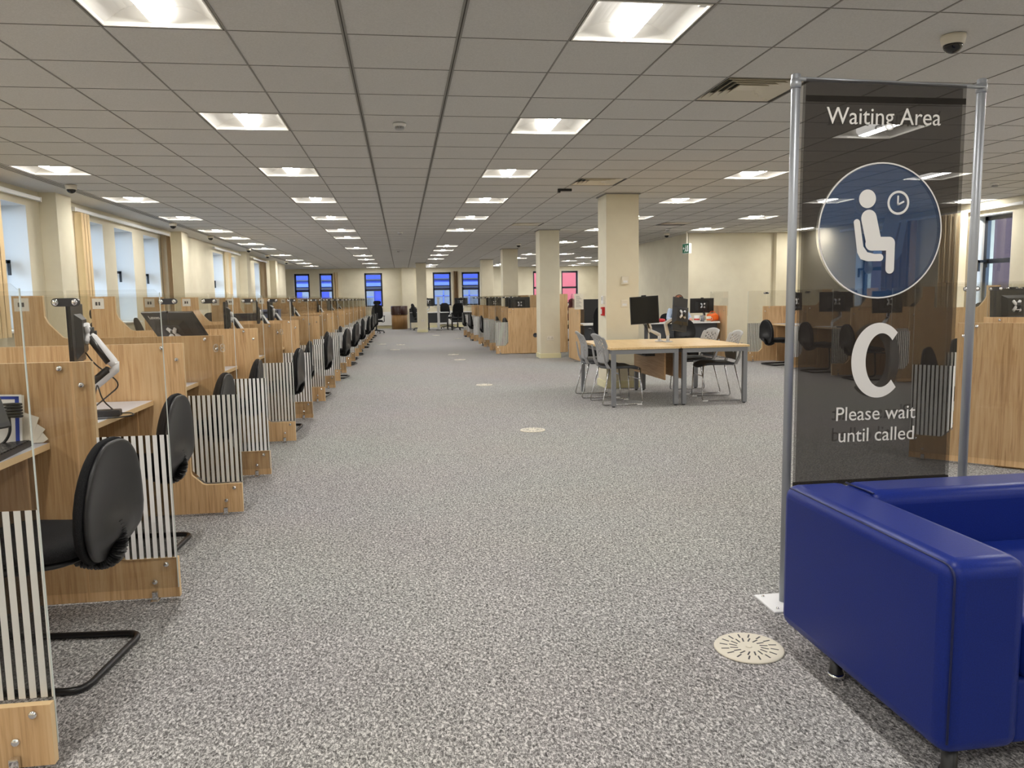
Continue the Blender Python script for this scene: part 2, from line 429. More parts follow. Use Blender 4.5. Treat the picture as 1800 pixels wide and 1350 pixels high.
for x in (-3.945, -3.91, -3.875): sl.box(x-.006, x+.006, YN, 31.0, CEIL-.004, CEIL-.001, mi=1)
struct(sl, 'trim_2', ['tile', 'tbar2'], label='slotted air strip along the ceiling by the window wall')

def wall_x(name, xi, xo, y0, y1, ops, mate='wall'):
    """wall in a plane x = const with window openings (ya, yb, za, zb)"""
    b = MB(); xa, xb = min(xi, xo), max(xi, xo); y = y0; T = CEIL+.33
    for (a, c, za, zb) in sorted(ops):
        b.box(xa, xb, y, a, 0, T); b.box(xa, xb, a, c, 0, za); b.box(xa, xb, a, c, zb, T); y = c
    b.box(xa, xb, y, y1, 0, T)
    return struct(b, name, mate)
def wall_y(name, yi, yo, x0, x1, ops, mate='wall'):
    b = MB(); ya, yb = min(yi, yo), max(yi, yo); x = x0; T = CEIL+.33
    for (a, c, za, zb) in sorted(ops):
        b.box(x, a, ya, yb, 0, T); b.box(a, c, ya, yb, 0, za); b.box(a, c, ya, yb, zb, T); x = c
    b.box(x, x1, ya, yb, 0, T)
    return struct(b, name, mate)
LW = [(9.35, 10.1), (11.72, 12.5), (12.97, 13.79), (14.35, 15.2), (19.37, 20.4), (21.0, 21.85), (24.6, 25.4), (28.2, 29.0)]
LWz = (.97, 2.47)
wall_x('wall_left', XL, XL-.45, YN, 31.0, [(a, c, LWz[0], LWz[1]) for a, c in LW])
wall_y('wall_left_return', 31.0, 30.6, -6.3, XL-.45, [])
wall_x('wall_far_left', -6.3, -6.6, 30.6, YF+.3, [])
FW = [(-4.62, -3.95), (-3.55, -2.95), (-1.6, -.8), (1.42, 2.25), (2.72, 3.55), (5.98, 6.75), (7.3, 8.1)]
FWz = (.95, 2.47)
wall_y('wall_far', YF, YF+.3, -6.6, 9.4, [(a, c, FWz[0], FWz[1]) for a, c in FW])
wall_x('wall_far_right', 9.05, 9.35, 22.3, YF, [])
bw = MB(); bw.box(6.5, 9.6, 17.0, 22.3, 0, CEIL+.06); struct(bw, 'wall_back_right', 'wall')
RW = [(10.68, 11.45), (13.75, 14.75)]
RWz = (.86, 2.46)
wall_x('wall_right', XR, XR+.35, YN, 17.0, [(a, c, RWz[0], RWz[1]) for a, c in RW])
wall_y('wall_rear', YN, YN-.3, -4.9, 9.6, [])
# pilasters and wall breaks
pk = MB()
for y in (10.45, 16.0, 22.4, 27.4): pk.box(XL-.02, XL+.2, y, y+.45, 0, CEIL)
struct(pk, 'trim_3', 'wall', label='row of shallow cream pilasters between the left windows')
struct(MB().box(8.55, XR+.02, 16.86, 17.02, 0, CEIL), 'trim_4', 'wall', label='shallow cream pilaster in the back right corner')
pf = MB()
pf.box(.05, .62, YF-.25, YF+.02, 0, CEIL); struct(pf, 'trim_5', 'wall', label='cream boxed pier on the far wall')
sk = MB(); sk.box(XL, XL+.015, YN, 31, 0, .1); struct(sk, 'baseboard_left', 'skirt')
sk = MB(); sk.box(-6.3, 9.05, YF-.015, YF, 0, .1); struct(sk, 'baseboard_far', 'skirt')
sk = MB(); sk.box(6.485, 8.55, 16.985, 17.0, 0, .1); sk.box(6.485, 6.5, 17, 22.3, 0, .1); sk.box(8.53, XR, 16.845, 16.86, 0, .1); struct(sk, 'baseboard_back_right', 'skirt')
sk = MB(); sk.box(XR-.015, XR, YN, 16.84, 0, .1); struct(sk, 'baseboard_right', 'skirt')

# windows
wn = [0]
def window_x(xpane, side, a, c, za, zb, handle=True, trans=.55):
    """window in a wall of constant x; side = +1 when the room lies towards +x"""
    wn[0] += 1; t = .05; f = MB(); x0, x1 = xpane-.03, xpane+.03
    f.box(x0, x1, a, a+.07, za, zb); f.box(x0, x1, c-.07, c, za, zb); f.box(x0, x1, a, c, za, za+.07); f.box(x0, x1, a, c, zb-.07, zb)
    zm = za+(zb-za)*trans; f.box(x0, x1, a, c, zm-.035, zm+.035)
    W = struct(f, 'window_%d' % wn[0], 'frame')
    p = MB(); p.box(xpane-.004, xpane+.004, a+.06, c-.06, za+.06, zb-.06); p.build('pane', 'window', W)['kind'] = 'structure'
    s = MB(); xs = xpane+side*.05; s.box(min(xs, xs+side*.4), max(xs, xs+side*.4), a-.0, c+.0, za-.0, za+.025, bev=.004); s.build('sill', 'reveal', W)['kind'] = 'structure'
    if handle:
        h = MB(); yh = c-.1; zh = za+(zb-za)*.5
        h.box(xpane+side*.02, xpane+side*.05, yh-.02, yh+.02, zh-.02, zh+.12); h.box(xpane+side*.05, xpane+side*.2, yh-.014, yh+.014, zh+.06, zh+.1, M=None)
        h.box(xpane+side*.17, xpane+side*.2, yh-.014, yh+.014, zh-.08, zh+.09)
        h.build('handle', 'black', W)
    return W
def window_y(ypane, a, c, za, zb, trans=.5):
    wn[0] += 1; f = MB(); y0, y1 = ypane-.03, ypane+.03
    f.box(a, a+.08, y0, y1, za, zb); f.box(c-.08, c, y0, y1, za, zb); f.box(a, c, y0, y1, za, za+.08); f.box(a, c, y0, y1, zb-.09, zb)
    zm = za+(zb-za)*trans; f.box(a, c, y0, y1, zm-.04, zm+.04)
    W = struct(f, 'window_%d' % wn[0], 'frame')
    p = MB(); p.box(a+.07, c-.07, ypane-.004, ypane+.004, za+.07, zb-.07); p.build('pane', 'window', W)['kind'] = 'structure'
    s = MB(); s.box(a, c, ypane-.22, ypane-.04, za, za+.025); s.build('sill', 'reveal', W)['kind'] = 'structure'
    h = MB(); h.box(c-.07, c-.03, y0-.05, y0, zm-.12, zm+.0); h.build('handle', 'black', W)
for a, c in LW: window_x(XL-.38, 1, a, c, *LWz)
for a, c in RW: window_x(XR+.2, -1, a, c, *RWz)
for a, c in FW: window_y(YF+.16, a, c, *FWz)
# white linings of the left window reveals
for k, (a, c) in enumerate(LW):
    b = MB(); b.box(XL-.35, XL-.001, a, a+.006, LWz[0]+.03, LWz[1]); b.box(XL-.35, XL-.001, c-.006, c, LWz[0]+.03, LWz[1]); b.box(XL-.35, XL-.001, a, c, LWz[1]-.006, LWz[1])
    struct(b, 'trim_%d' % (6+k), 'reveal', label='white reveal of a window in the left wall')
for k, (a, c) in enumerate(FW):
    b = MB(); b.box(a, a+.006, YF+.001, YF+.13, FWz[0]+.03, FWz[1]); b.box(c-.006, c, YF+.001, YF+.13, FWz[0]+.03, FWz[1]); b.box(a, c, YF+.001, YF+.13, FWz[1]-.006, FWz[1])
    struct(b, 'trim_%d' % (20+k), 'reveal', label='white reveal of a window in the far wall')
for k, (a, c) in enumerate(RW):
    b = MB(); b.box(XR+.001, XR+.17, a, a+.006, RWz[0]+.03, RWz[1]); b.box(XR+.001, XR+.17, c-.006, c, RWz[0]+.03, RWz[1]); b.box(XR+.001, XR+.17, a, c, RWz[1]-.006, RWz[1])
    struct(b, 'trim_%d' % (30+k), 'reveal', label='white reveal of a window in the right wall')

# outside, seen through the panes
def facade(name, label, x0, x1, y, z0, z1, wallm, bandm, floors, bays, winw, winh, gm='extglass'):
    r = thing(name, label, 'building')
    b = MB(); b.box(x0, x1, y, y+6, z0, z1); b.build('wall', wallm, r)
    d = MB()
    for k in range(floors): zz = z0+(k+1)*(z1-z0)/floors; d.box(x0, x1, y-.12, y, zz-.55, zz-.25)
    d.build('fascia', bandm, r)
    for k in range(floors):
        for q in range(bays):
            cx = x0+(q+.5)*(x1-x0)/bays; zz = z0+(k+.42)*(z1-z0)/floors
            f = MB(); f.box(cx-winw/2, cx+winw/2, y-.06, y-.001, zz-winh/2, zz+winh/2); f.build('window', gm, r)
    return r
ob = thing('office_building', 'blue clad building seen through the left windows of the far wall', 'building')
MB().box(-14, 5.2, 43, 49, -4, 7).build('wall', 'bluewall', ob)
MB().box(-14, 5.2, 42.8, 43, 2.02, 2.2).build('fascia', 'bluewall2', ob)
MB().box(-14, 5.2, 42.86, 43, 2.34, 2.4).build('fascia', 'darkgrey', ob)
MB().box(-14, 5.2, 42.9, 43, 1.88, 1.98).build('fascia', 'darkgrey', ob)
for k in range(13):
    x = -13.3+k*1.42
    f = MB(); f.box(x-.48, x+.48, 42.93, 42.99, .82, 1.8); fr = f.build('window', 'extglass', ob)
    f = MB(); f.box(x-.03, x+.03, 42.9, 42.93, .82, 1.8); f.box(x-.48, x+.48, 42.9, 42.93, 1.42, 1.47); f.build('glazing_bar', 'bluewall2', fr)
facade('office_building', 'pink clad building seen through the two windows right of the columns', 6.6, 11.0, 41, -4, 8, 'pink', 'pink', 1, 1, .2, .2, 'pink')
rb = thing('red_canopy', 'pinkish red strip below the blue building outside the far windows', 'canopy')
MB().box(-14, 5.2, 41.6, 42.6, .45, .92).build('fascia', 'pink', rb)
MB().box(-13.8, 5, 41.8, 42.4, -4, .45).build('support', 'extglass', rb)
bb = thing('brick_building', 'dark purple brick building outside the right window', 'building')
MB().box(17, 23, 6, 40, -4, 9).build('wall', 'brick', bb)
for k in range(8):
    MB().box(16.94, 17, 8+k*3.4, 9.1+k*3.4, 2.6, 4.3).build('window', 'extglass', bb)
struct(MB().box(-60, 60, -30, 90, -4.3, -4.0), 'ground', 'tarmac', label='tarmac outside far below the windows')

# ------------------------------------------------------------------ ceiling lamps, vents, cameras, detectors
def make_light():
    t = thing('ceiling_light', 'recessed square ceiling light', 'ceiling light', (0, 0, 0))
    b = MB(); h = .288
    # outer rim, two curved reflector wings along y, sloping end plates
    b.box(-h, h, -h, -h+.012, 0, .05); b.box(-h, h, h-.012, h, 0, .05); b.box(-h, -h+.008, -h, h, 0, .05); b.box(h-.008, h, -h, h, 0, .05)
    for sgn in (-1, 1):
        pts = [(sgn*h, .012)]+[(sgn*(h-(h-.085)*k/6), .012+.075*math.sin(k/6*PI/2)) for k in range(1, 7)]
        top = [(x, z+.004) for x, z in pts[::-1]]
        b.prism(pts+top, -h, h, 'y')
    b.box(-.09, .09, -h, h, .088, .095)
    for sgn in (-1, 1):
        b.prism([(sgn*h, .002), (sgn*(h-.055), .085), (sgn*(h-.055)+sgn*.004, .088), (sgn*h, .02)], -h, h, 'x')
    b.build('tray', 'tray', t)
    l = MB(); l.prism([(-.078, .085), (-.072, .04), (-.05, .014), (0, .005), (.05, .014), (.072, .04), (.078, .085)], -.235, .235, 'y')
    for f in l.bm.faces: f.smooth = False
    l.bm.normal_update()
    for f in l.bm.faces:
        c = f.calc_center_median(); f.material_index = 0 if (c.z < .012 and len(f.verts) == 4) else 1
    l.build('lens', ['lens', 'lensside'], t)
    c = MB(); c.box(h-.06, h-.02, -h+.012, -h+.05, .004, .016, bev=.003); c.build('latch', 'white', t)
    return t
PL = Proto(make_light())
for row, pts in LIGHTS.items():
    for k, (x, y) in enumerate(pts):
        if row.startswith('among'): lab = 'recessed ceiling light, %s in depth %s' % (ORD[k], row)
        else: lab = 'recessed ceiling light, %s from the camera %s' % (ORD[k], row)
        PL.place((x, y, CEIL), 0, lab.replace('nearest from', 'nearest to'), 'recessed ceiling lights')
for x, y in UNSEEN:
    PL.place((x, y, CEIL), 0, 'recessed ceiling light overhead out of view beside the camera', 'ceiling lights out of view')

def make_vent():
    t = thing('ceiling_vent', 'square louvred ceiling vent', 'vent')
    b = MB()
    for k, r in enumerate((.285, .24, .195, .15, .105)):
        r2 = r-.034
        for s in range(4):
            M = Matrix.Rotation(s*PI/2, 4, 'Z')
            pts = [(-r, r, 0), (r, r, 0), (r2, r2, .03), (-r2, r2, .03)]
            A = [b.bm.verts.new(M @ Vector((p[0], p[1], p[2]))) for p in pts]; B = [b.bm.verts.new(M @ Vector((p[0], p[1], p[2]+.003))) for p in pts]
            b.bm.faces.new(A); b.bm.faces.new(B[::-1])
            for q in range(4): b.bm.faces.new((A[q], B[q], B[(q+1) % 4], A[(q+1) % 4]))
    b.box(-.075, .075, -.075, .075, .018, .022)
    b.build('louvre', 'offwhite', t)
    d = MB(); d.box(-.29, .29, -.29, .29, .05, .055); d.build('backing', 'tbar2', t)
    return t
PV = Proto(make_vent())
for (x, y), lab in zip(VENTS, ('square louvred ceiling vent beside the waiting sign top', 'square louvred ceiling vent in front of the nearest column',
                               'square louvred ceiling vent in front of the second column', 'square louvred ceiling vent above the person at the staff desk')):
    PV.place((x, y, CEIL+.002), 0, lab, 'ceiling vents')

def make_cctv():
    t = thing('dome_camera', 'white dome security camera', 'security camera')
    b = MB(); b.lathe([(.0, 0), (.062, 0), (.064, -.012), (.058, -.045), (.054, -.05), (0, -.05)]); b.build('housing', 'offwhite', t)
    d = MB(); d.lathe([(.05, -.048)]+[(.05*math.cos(a*PI/16), -.05-.045*math.sin(a*PI/16)) for a in range(1, 8)]+[(0, -.096)]); d.build('dome', 'dome', t)
    return t
PC = Proto(make_cctv())
PC.place((3.04, 4.02, CEIL), 0, 'dome security camera on the ceiling above the waiting sign', 'dome security cameras')
for k, (x, y) in enumerate(((-3.77, 9.82), (-3.9, 14.37), (-3.9, 17.05), (-3.92, 21.24), (-3.92, 24.13), (-3.92, 28.0))):
    PC.place((x, y, CEIL-.004), 0, 'dome security camera, %s %s the camera along the window wall ceiling' % (ORD[k], 'to' if k == 0 else 'from'), 'dome security cameras')
PC.place((5.98, 17.0, CEIL), 0, 'dome security camera hung near the green exit sign', 'dome security cameras')
PC.place((3.05, 20.0, CEIL), 0, 'dome security camera between the second and third columns', 'dome security cameras')

def make_smoke():
    t = thing('smoke_detector', 'small round ceiling smoke detector', 'smoke detector')
    b = MB(); b.lathe([(0, 0), (.05, 0), (.052, -.012), (.046, -.024), (.04, -.026), (0, -.026)]); b.build('base', 'white', t)
    d = MB()
    for k in range(12):
        a = k*PI/6; d.box(-.005, .005, .026, .036, -.044, -.024, M=Matrix.Rotation(a, 4, 'Z'))
    d.lathe([(0, -.043), (.036, -.043), (.033, -.05), (0, -.052)]); d.build('sensor', 'grey', t)
    return t
PS = Proto(make_smoke())
for (x, y), lab in zip(((.03, 6.37), (7.74, 9.32), (.02, 16.41), (-.04, 22.42), (5.62, 15.9)),
        ('nearest smoke detector on the ceiling above the open aisle', 'smoke detector on the ceiling right of the waiting sign', 'second smoke detector along the ceiling above the open aisle',
         'third smoke detector along the ceiling above the open aisle', 'smoke detector beside the dome camera near the exit sign')):
    PS.place((x, y, CEIL), 0, lab, 'smoke detectors')
t = thing('sensor_bracket', 'small black sensor on the ceiling in front of the nearest column', 'sensor', (2.14, 10.0, CEIL))
MB().box(-.09, .09, -.02, .02, -.03, 0).build('body', 'black', t); MB().box(-.09, -.06, -.03, .03, -.05, -.025).build('eye', 'black', t)

# ------------------------------------------------------------------ columns
def column(x0, x1, y0, y1, label):
    t = thing('column', label, 'column', ((x0+x1)/2, (y0+y1)/2, 0)); t['kind'] = 'structure'
    hx, hy = (x1-x0)/2, (y1-y0)/2
    MB().box(-hx, hx, -hy, hy, 0, CEIL+.001, bev=.004).build('shaft', 'wall', t)['kind'] = 'structure'
    MB().box(-hx-.016, hx+.016, -hy-.016, hy+.016, 0, .1, bev=.004).build('skirting', 'skirt', t)['kind'] = 'structure'
    MB().box(-hx-.02, hx+.02, -hy-.02, hy+.02, CEIL-.012, CEIL+.001).build('ceiling_trim', 'tbar', t)['kind'] = 'structure'
    return t
column(2.80, 3.26, 10.4, 10.85, 'cream square column behind the wooden table')
column(2.87, 3.29, 15.95, 16.4, 'cream square column with a low wall socket')
column(2.89, 3.33, 22.0, 22.45, 'third cream square column beyond the oak end panel')
column(2.90, 3.33, 28.0, 28.45, 'furthest cream square column in the row')
column(.60, .98, 30.2, 30.6, 'lone cream square column at the end of the aisle')

def plate(name, label, cat, x, y, z, wd, hg, dp, mate, detail=None):
    t = thing(name, label, cat, (x, y, z))
    MB().box(-wd/2, wd/2, -dp, 0, -hg/2, hg/2, bev=.004).build('plate', mate, t)
    if detail: detail(t, dp)
    return t
def sockets(t, dp):
    for s in (-1, 1):
        b = MB()
        for (dx, dz, ww, hh) in ((0, .016, .008, .012), (-.013, -.01, .012, .007), (.013, -.01, .012, .007)):
            b.box(s*.036+dx-ww/2, s*.036+dx+ww/2, -dp-.001, -dp+.002, dz-hh/2, dz+hh/2)
        b.build('socket', 'ink', t)
    b = MB(); b.box(-.008, .008, -dp-.003, -dp, .02, .034); b.build('switch', 'white', t)
plate('wall_socket', 'white double socket low on the second column', 'socket', 3.08, 15.95, .42, .15, .09, .012, 'offwhite', sockets)
plate('wall_socket', 'white double socket low on the lone column at the aisle end', 'socket', .8, 30.2, .45, .15, .09, .012, 'offwhite', sockets)
def grille(t, dp):
    b = MB(); b.box(-.03, .03, -dp-.002, -dp, -.03, .0); b.build('vent', 'white', t)
plate('thermostat', 'upper square white box on the column behind the table', 'wall box', 3.06, 10.4, 1.49, .095, .105, .035, 'offwhite', grille)
plate('light_switch', 'lower flat square switch plate on the column behind the table', 'switch', 3.055, 10.4, 1.175, .1, .1, .01, 'offwhite', grille)
t = thing('fire_call_point', 'red fire call point on the left side of the column behind the table', 'fire alarm', (2.80, 10.52, 1.07), PI/2*3)
MB().box(-.045, .045, -.04, 0, -.06, .06, bev=.004).build('housing', 'red', t); MB().box(-.03, .03, -.044, -.04, -.035, .03).build('glass_plate', 'white', t)
t = thing('keycard_box', 'small grey box above the red call point on the column', 'wall box', (2.80, 10.52, 1.23), PI/2*3)
MB().box(-.04, .04, -.03, 0, -.055, .055, bev=.004).build('housing', 'white', t); MB().box(-.015, .0, -.034, -.03, -.01, .04).build('slot', 'grey', t)

# ------------------------------------------------------------------ blinds, radiators
def blind(label, x, y, zt, zb, n, pitch, wd, mate, axis='y', rotz=0):
    t = thing('vertical_blind', label, 'blind', (x, y, 0), rotz)
    for k in range(n):
        b = MB(); M = Matrix.Translation((0, k*pitch, 0)) @ Matrix.Rotation(.25*(1 if k % 2 else -1), 4, 'Z')
        pts = [(-wd/2+wd*q/6, .008*math.sin(q/6*PI)) for q in range(7)]
        b.prism(pts+[(p[0], p[1]+.002) for p in pts[::-1]], zb, zt, 'z', M=M)
        b.build('slat', mate, t)
    return t
def track(label, x0, x1, y0, y1, z):
    t = thing('blind_track', label, 'blind track', ((x0+x1)/2, (y0+y1)/2, z))
    MB().box((x0-x1)/2, (x1-x0)/2, (y0-y1)/2, (y1-y0)/2, -.02, .025, bev=.003).build('rail', 'white', t)
    e = MB()
    for yy in ((y0-y1)/2, (y1-y0)/2): e.box(-.025, .025, yy-.01, yy+.01, -.028, .028)
    e.build('end_cap', 'white', t)
track('white blind track over the nearest left windows', -4.35, -4.31, 6.6, 10.3, 2.56)
track('white blind track over the group of three left windows', -4.35, -4.31, 11.3, 15.6, 2.56)
track('white blind track over the two left windows past the second pilaster', -4.35, -4.31, 19.2, 22.2, 2.56)
track('white blind track over the far left window', -4.35, -4.31, 24.0, 26.4, 2.56)
track('white blind track over the right hand windows', XR-.09, XR-.05, 10.4, 15.2, 2.55)
blind('stack of peach vertical blind slats at the near end of the three left windows', -4.33, 11.42, 2.53, .93, 6, .05, .11, 'blind')
blind('tan stack of vertical blind slats at the far end of the three left windows', -4.33, 15.26, 2.53, .93, 6, .05, .11, 'blindtan')
blind('peach stack of vertical blind slats beside the left edge of the photo', -4.33, 8.72, 2.53, .93, 10, .055, .12, 'blind')
blind('pale stack of vertical blind slats between two windows past the second pilaster', -4.33, 20.48, 2.53, .93, 6, .06, .11, 'blind')
blind('tan stack of vertical blind slats by the last left windows', -4.33, 25.5, 2.53, .93, 7, .08, .11, 'blindtan')
blind('cream stack of vertical blind slats beside the right window', XR-.16, 11.5, 2.53, .9, 9, .06, .11, 'blind')
blind('stack of cream vertical blind slats seen through the waiting sign', XR-.16, 12.75, 2.53, .9, 9, .1, .11, 'blindtan')
t = blind('brown stack of vertical blind slats between two far windows', 2.35, YF-.07, 2.5, .95, 5, .05, .11, 'walnut', rotz=-PI/2)
t = blind('cream stack of vertical blind slats beside the narrow far left window', -2.9, YF-.07, 2.5, .95, 4, .05, .11, 'blind', rotz=-PI/2)
def radiator(x, y, label):
    t = thing('radiator', label, 'radiator', (x, y, 0))
    b = MB(); b.box(-.45, .45, -.09, -.05, .14, .74)
    for k in range(18): b.box(-.44+k*.05, -.41+k*.05, -.098, -.09, .16, .72)
    b.build('panel', 'white', t)
    for s in (-1, 1): MB().box(s*.4-.02, s*.4+.02, -.06, -.0, .3, .6).build('bracket', 'white', t)
    MB().tube([(-.42, -.07, 0), (-.42, -.07, .15)], .01).build('pipe', 'white', t)
radiator(-.75, YF-.03, 'white radiator under the far window behind the tall black chair')
radiator(2.0, YF-.03, 'white radiator under the far windows behind the staff desks')

# ------------------------------------------------------------------ exit sign
t = thing('exit_sign', 'green running man exit sign hanging from the ceiling', 'exit sign', (6.36, 16.75, 0), -1.2)
t.scale = (.72, .72, 1)
MB().box(-.02, .02, -.02, .02, 2.42, CEIL).build('hanger', 'offwhite', t)
MB().box(-.15, .15, -.04, .06, 2.2, 2.42, bev=.004).build('case', 'white', t)
MB().box(-.14, .14, -.044, -.04, 2.21, 2.41).build('face', 'green', t)
b = MB(); b.box(.05, .11, -.047, -.044, 2.24, 2.38); b.build('door_symbol', 'signwhite', t)
b = MB(); b.blob((-.01, -.046, 2.365), (.014, .002, .014)); b.prism([(-.03, 2.27), (-.005, 2.345), (.02, 2.345), (.0, 2.275)], -.047, -.044)
b.prism([(-.03, 2.27), (-.055, 2.235), (-.045, 2.23), (-.015, 2.265)], -.047, -.044); b.prism([(-.0, 2.285), (.03, 2.265), (.03, 2.235), (.018, 2.235), (.012, 2.255), (-.012, 2.27)], -.047, -.044)
b.build('running_figure', 'signwhite', t)
b = MB(); b.prism([(-.12, 2.315), (-.085, 2.35), (-.085, 2.325), (-.05, 2.325), (-.05, 2.305), (-.085, 2.305), (-.085, 2.28)], -.047, -.044); b.build('arrow', 'signwhite', t)

# ------------------------------------------------------------------ floor grilles
def make_grille():
    t = thing('floor_grille', 'round floor air grille', 'floor grille')
    MB().lathe([(0, 0), (.122, 0), (.124, .002), (.12, .006), (.1, .007), (0, .007)], seg=40).build('plate', 'offwhite', t)
    b = MB()
    for k in range(16):
        a = k*PI/8
        for (r0, r1, off) in ((.04, .068, 0), (.074, .102, .1)):
            b.box(r0, r1, -.0028, .0028, .0068, .0076, M=Matrix.Rotation(a+off, 4, 'Z') @ Matrix.Translation((0, .012, 0)))
    b.build('slots', 'black', t)
    c = MB(); c.lathe([(0, .007), (.012, .007), (.01, .009), (0, .009)], seg=12); c.build('centre_screw', 'offwhite', t)
    return t
PG = Proto(make_grille())
for (x, y), lab in zip(((1.21, 2.53), (1.22, 7.27), (1.18, 11.3), (1.18, 16.15), (1.15, 17.7), (-.06, 22.1), (-.2, 19.9), (-.6, 22.6), (1.18, 27.4), (1.76, 24.7)),
        ('cream round floor grille beside the blue sofa', 'cream round floor grille left of the wooden table', 'round floor grille in the carpet past the wooden table', 'round floor grille in the aisle near the oak end panel',
         'round floor grille in the aisle just past the oak end panel', 'round floor grille in the middle of the far aisle', 'round floor grille in the aisle by the left desks', 'round floor grille close to the left desks far down the aisle',
         'furthest round floor grille near the lone column', 'round floor grille beside the far right booths')):
    PG.place((x, y, .0005), random.random()*.4, lab, 'floor grilles')

# ------------------------------------------------------------------ cubicle dividers
def board_profile():
    p = [(-1.67, .015), (0, .015), (0, .19), (-.205, .19)]
    p += [(-.225, .195), (-.285, .25), (-.29, .27)]
    p += [(-.29, 1.045), (-1.33, 1.045)]
    p += [(-1.36, 1.055), (-1.445, 1.15), (-1.468, 1.2), (-1.47, 1.345), (-1.67, 1.345)]
    return p
FILM = [(-.003, .195), (-.003, .728), (-.287, .728), (-.287, .272), (-.222, .2), (-.2, .195)]
def bolt_mb(pts, y, sgn):
    b = MB()
    for (x, z) in pts:
        M = Matrix.Translation((x, y, z)) @ Matrix.Rotation(PI/2*sgn, 4, 'X')
        b.lathe([(0, 0), (.011, 0), (.011, .005), (.008, .009), (0, .01)], seg=14, M=M)
    return b
def make_divider(front, label_card=True, grommet=False, numeral=None):
    """local +x points at the customer side, the stub ends at x = 0; front = the acrylic is on the -y face"""
    t = thing('cubicle_divider', 'oak cubicle divider', 'desk divider')
    s = -1 if front else 1; T = .0125
    MB().prism(board_profile(), -T, T, 'y', 0, 1).build('board', ['oak', 'oakedge'], t)
    ya, yb = sorted((s*(T+.004), s*(T+.010)))
    sh = MB(); sh.prism([(-1.66, .06), (-.372, .06), (-.372, 1.33), (-.38, 1.338), (-1.66, 1.338)], ya, yb, 'y', 0, 0)
    sh.build('acrylic_screen', ['acrylic', 'acrylicedge'], t)
    sh = MB(); sh.prism([(-.36, .06), (-.002, .06), (-.002, 1.318), (-.022, 1.338), (-.36, 1.338)], ya, yb, 'y', 0, 0)
    e = .0012
    for (x0, x1, z0, z1) in ((-.0025, 0, .06, 1.325),): sh.box(x0, x1, ya, yb, z0, z1, 1)
    pn = sh.build('acrylic_panel', ['acrylic', 'acrylicedge'], t)
    yf = s*(T+.0105); y2 = s*(T+.0115)
    fm = MB(); fm.prism(FILM, min(yf, y2), max(yf, y2)); fm.build('striped_film', 'stripe', t)['label'] = 'white vertical privacy stripes on the clear panel'
    # joining bracket between the two acrylic sheets
    yc = s*(T+.0105)
    pb = MB(); pts = arc(-.366+.036, 1.29, .017, -90, 90, 6)+arc(-.366-.036, 1.29, .017, 90, 270, 6)
    for sg in (1, -1):
        a = s*(T+.007)+sg*.0035; q = a+sg*.005; pb.prism(pts, min(a, q), max(a, q))
    br = pb.build('joining_bracket', 'pill', t)
    for dx in (-.036, .036):
        k = MB()
        for sg in (1, -1): k.lathe([(0, 0), (.013, 0), (.013, .003), (.006, .008), (0, .009)], seg=14, M=Matrix.Translation((-.366+dx, s*(T+.007)+sg*.0085, 1.29)) @ Matrix.Rotation(-PI/2*sg, 4, 'X'))
        k.build('screw', 'chrome', br)
    for (x, z) in ((-.41, 1.02), (-.33, .95), (-.045, .165), (-.095, .09)):
        b = MB(); f1 = T+(.0115 if s == -1 else 0); f2 = T+(.0115 if s == 1 else 0); L = f1+f2
        b.lathe([(0, -.01), (.008, -.009), (.012, -.004), (.012, 0), (.004, 0), (.004, L), (.012, L), (.012, L+.004), (.008, L+.009), (0, L+.01)], seg=12, M=Matrix.Translation((x, -f1, z)) @ Matrix.Rotation(-PI/2, 4, 'X'))
        b.build('bolt', 'chrome', t)
    f = MB(); f.box(-.115, -.08, -T-.03, T+.03, 0, .012, bev=.003); f.box(-.11, -.085, -T-.02, -T, .01, .05, bev=.004); f.box(-.11, -.085, T, T+.02, .01, .05, bev=.004); f.build('floor_bracket', 'chrome', t)
    if label_card:
        c = MB(); c.box(-1.655, -1.56, -T-.002, -T, 1.24, 1.33); cd = c.build('desk_card', 'paper', t)
        c = MB(); c.box(-1.63, -1.612, -T-.003, -T-.002, 1.27, 1.3); c.box(-1.605, -1.59, -T-.003, -T-.002, 1.27, 1.3); c.build('card_print', 'ink', cd)
    if grommet:
        g = MB(); M = Matrix.Translation((-.91, T, .42)) @ Matrix.Rotation(-PI/2, 4, 'X')
        g.lathe([(0, 0), (.052, 0), (.05, .008), (.04, .008), (.038, .002), (0, .002)], seg=24, M=M); g.build('cable_grommet', 'darkgrey', t)
    if numeral:
        text('etched_numeral', numeral, .088, 'frost', pn, facing_south(-.358, s*(T+.0108), .925), 'LEFT', 0, 1.05)
    return t
DIVS = {}
def divider_proto(front, card, grommet=False, numeral=None):
    k = (front, card, grommet, numeral)
    if k not in DIVS: DIVS[k] = Proto(make_divider(*k))
    return DIVS[k]

# bench worktop of one bay
def make_desk(label, cat, y0, y1, loc, rotz, group):
    """between two dividers at local y0 and y1"""
    t = thing('bay_desk', label, cat, loc, rotz, group)
    a, c = y0+.024, y1-.024
    tb = MB(); tb.box(-1.645, -.472, a, c, .688, .713); tb.build('worktop', 'worktop', t)
    e = MB(); e.box(-.472, -.47, a, c, .687, .7135); e.box(-1.647, -1.645, a, c, .687, .7135); e.build('edge_banding', 'oakedge', t)
    m = MB(); m.box(-1.08, -1.06, a, c, .12, .687); m.build('modesty_panel', 'oak', t)
    for yy in (a, c-.02):
        g = MB(); g.box(-1.058, -.56, yy, yy+.02, .0, .687); g.build('side_panel', 'oak', t)
    g = MB(); g.box(-1.3, -1.25, (a+c)/2-.03, (a+c)/2+.03, 0, .687); g.build('cable_post', 'greymetal', t)
    return t

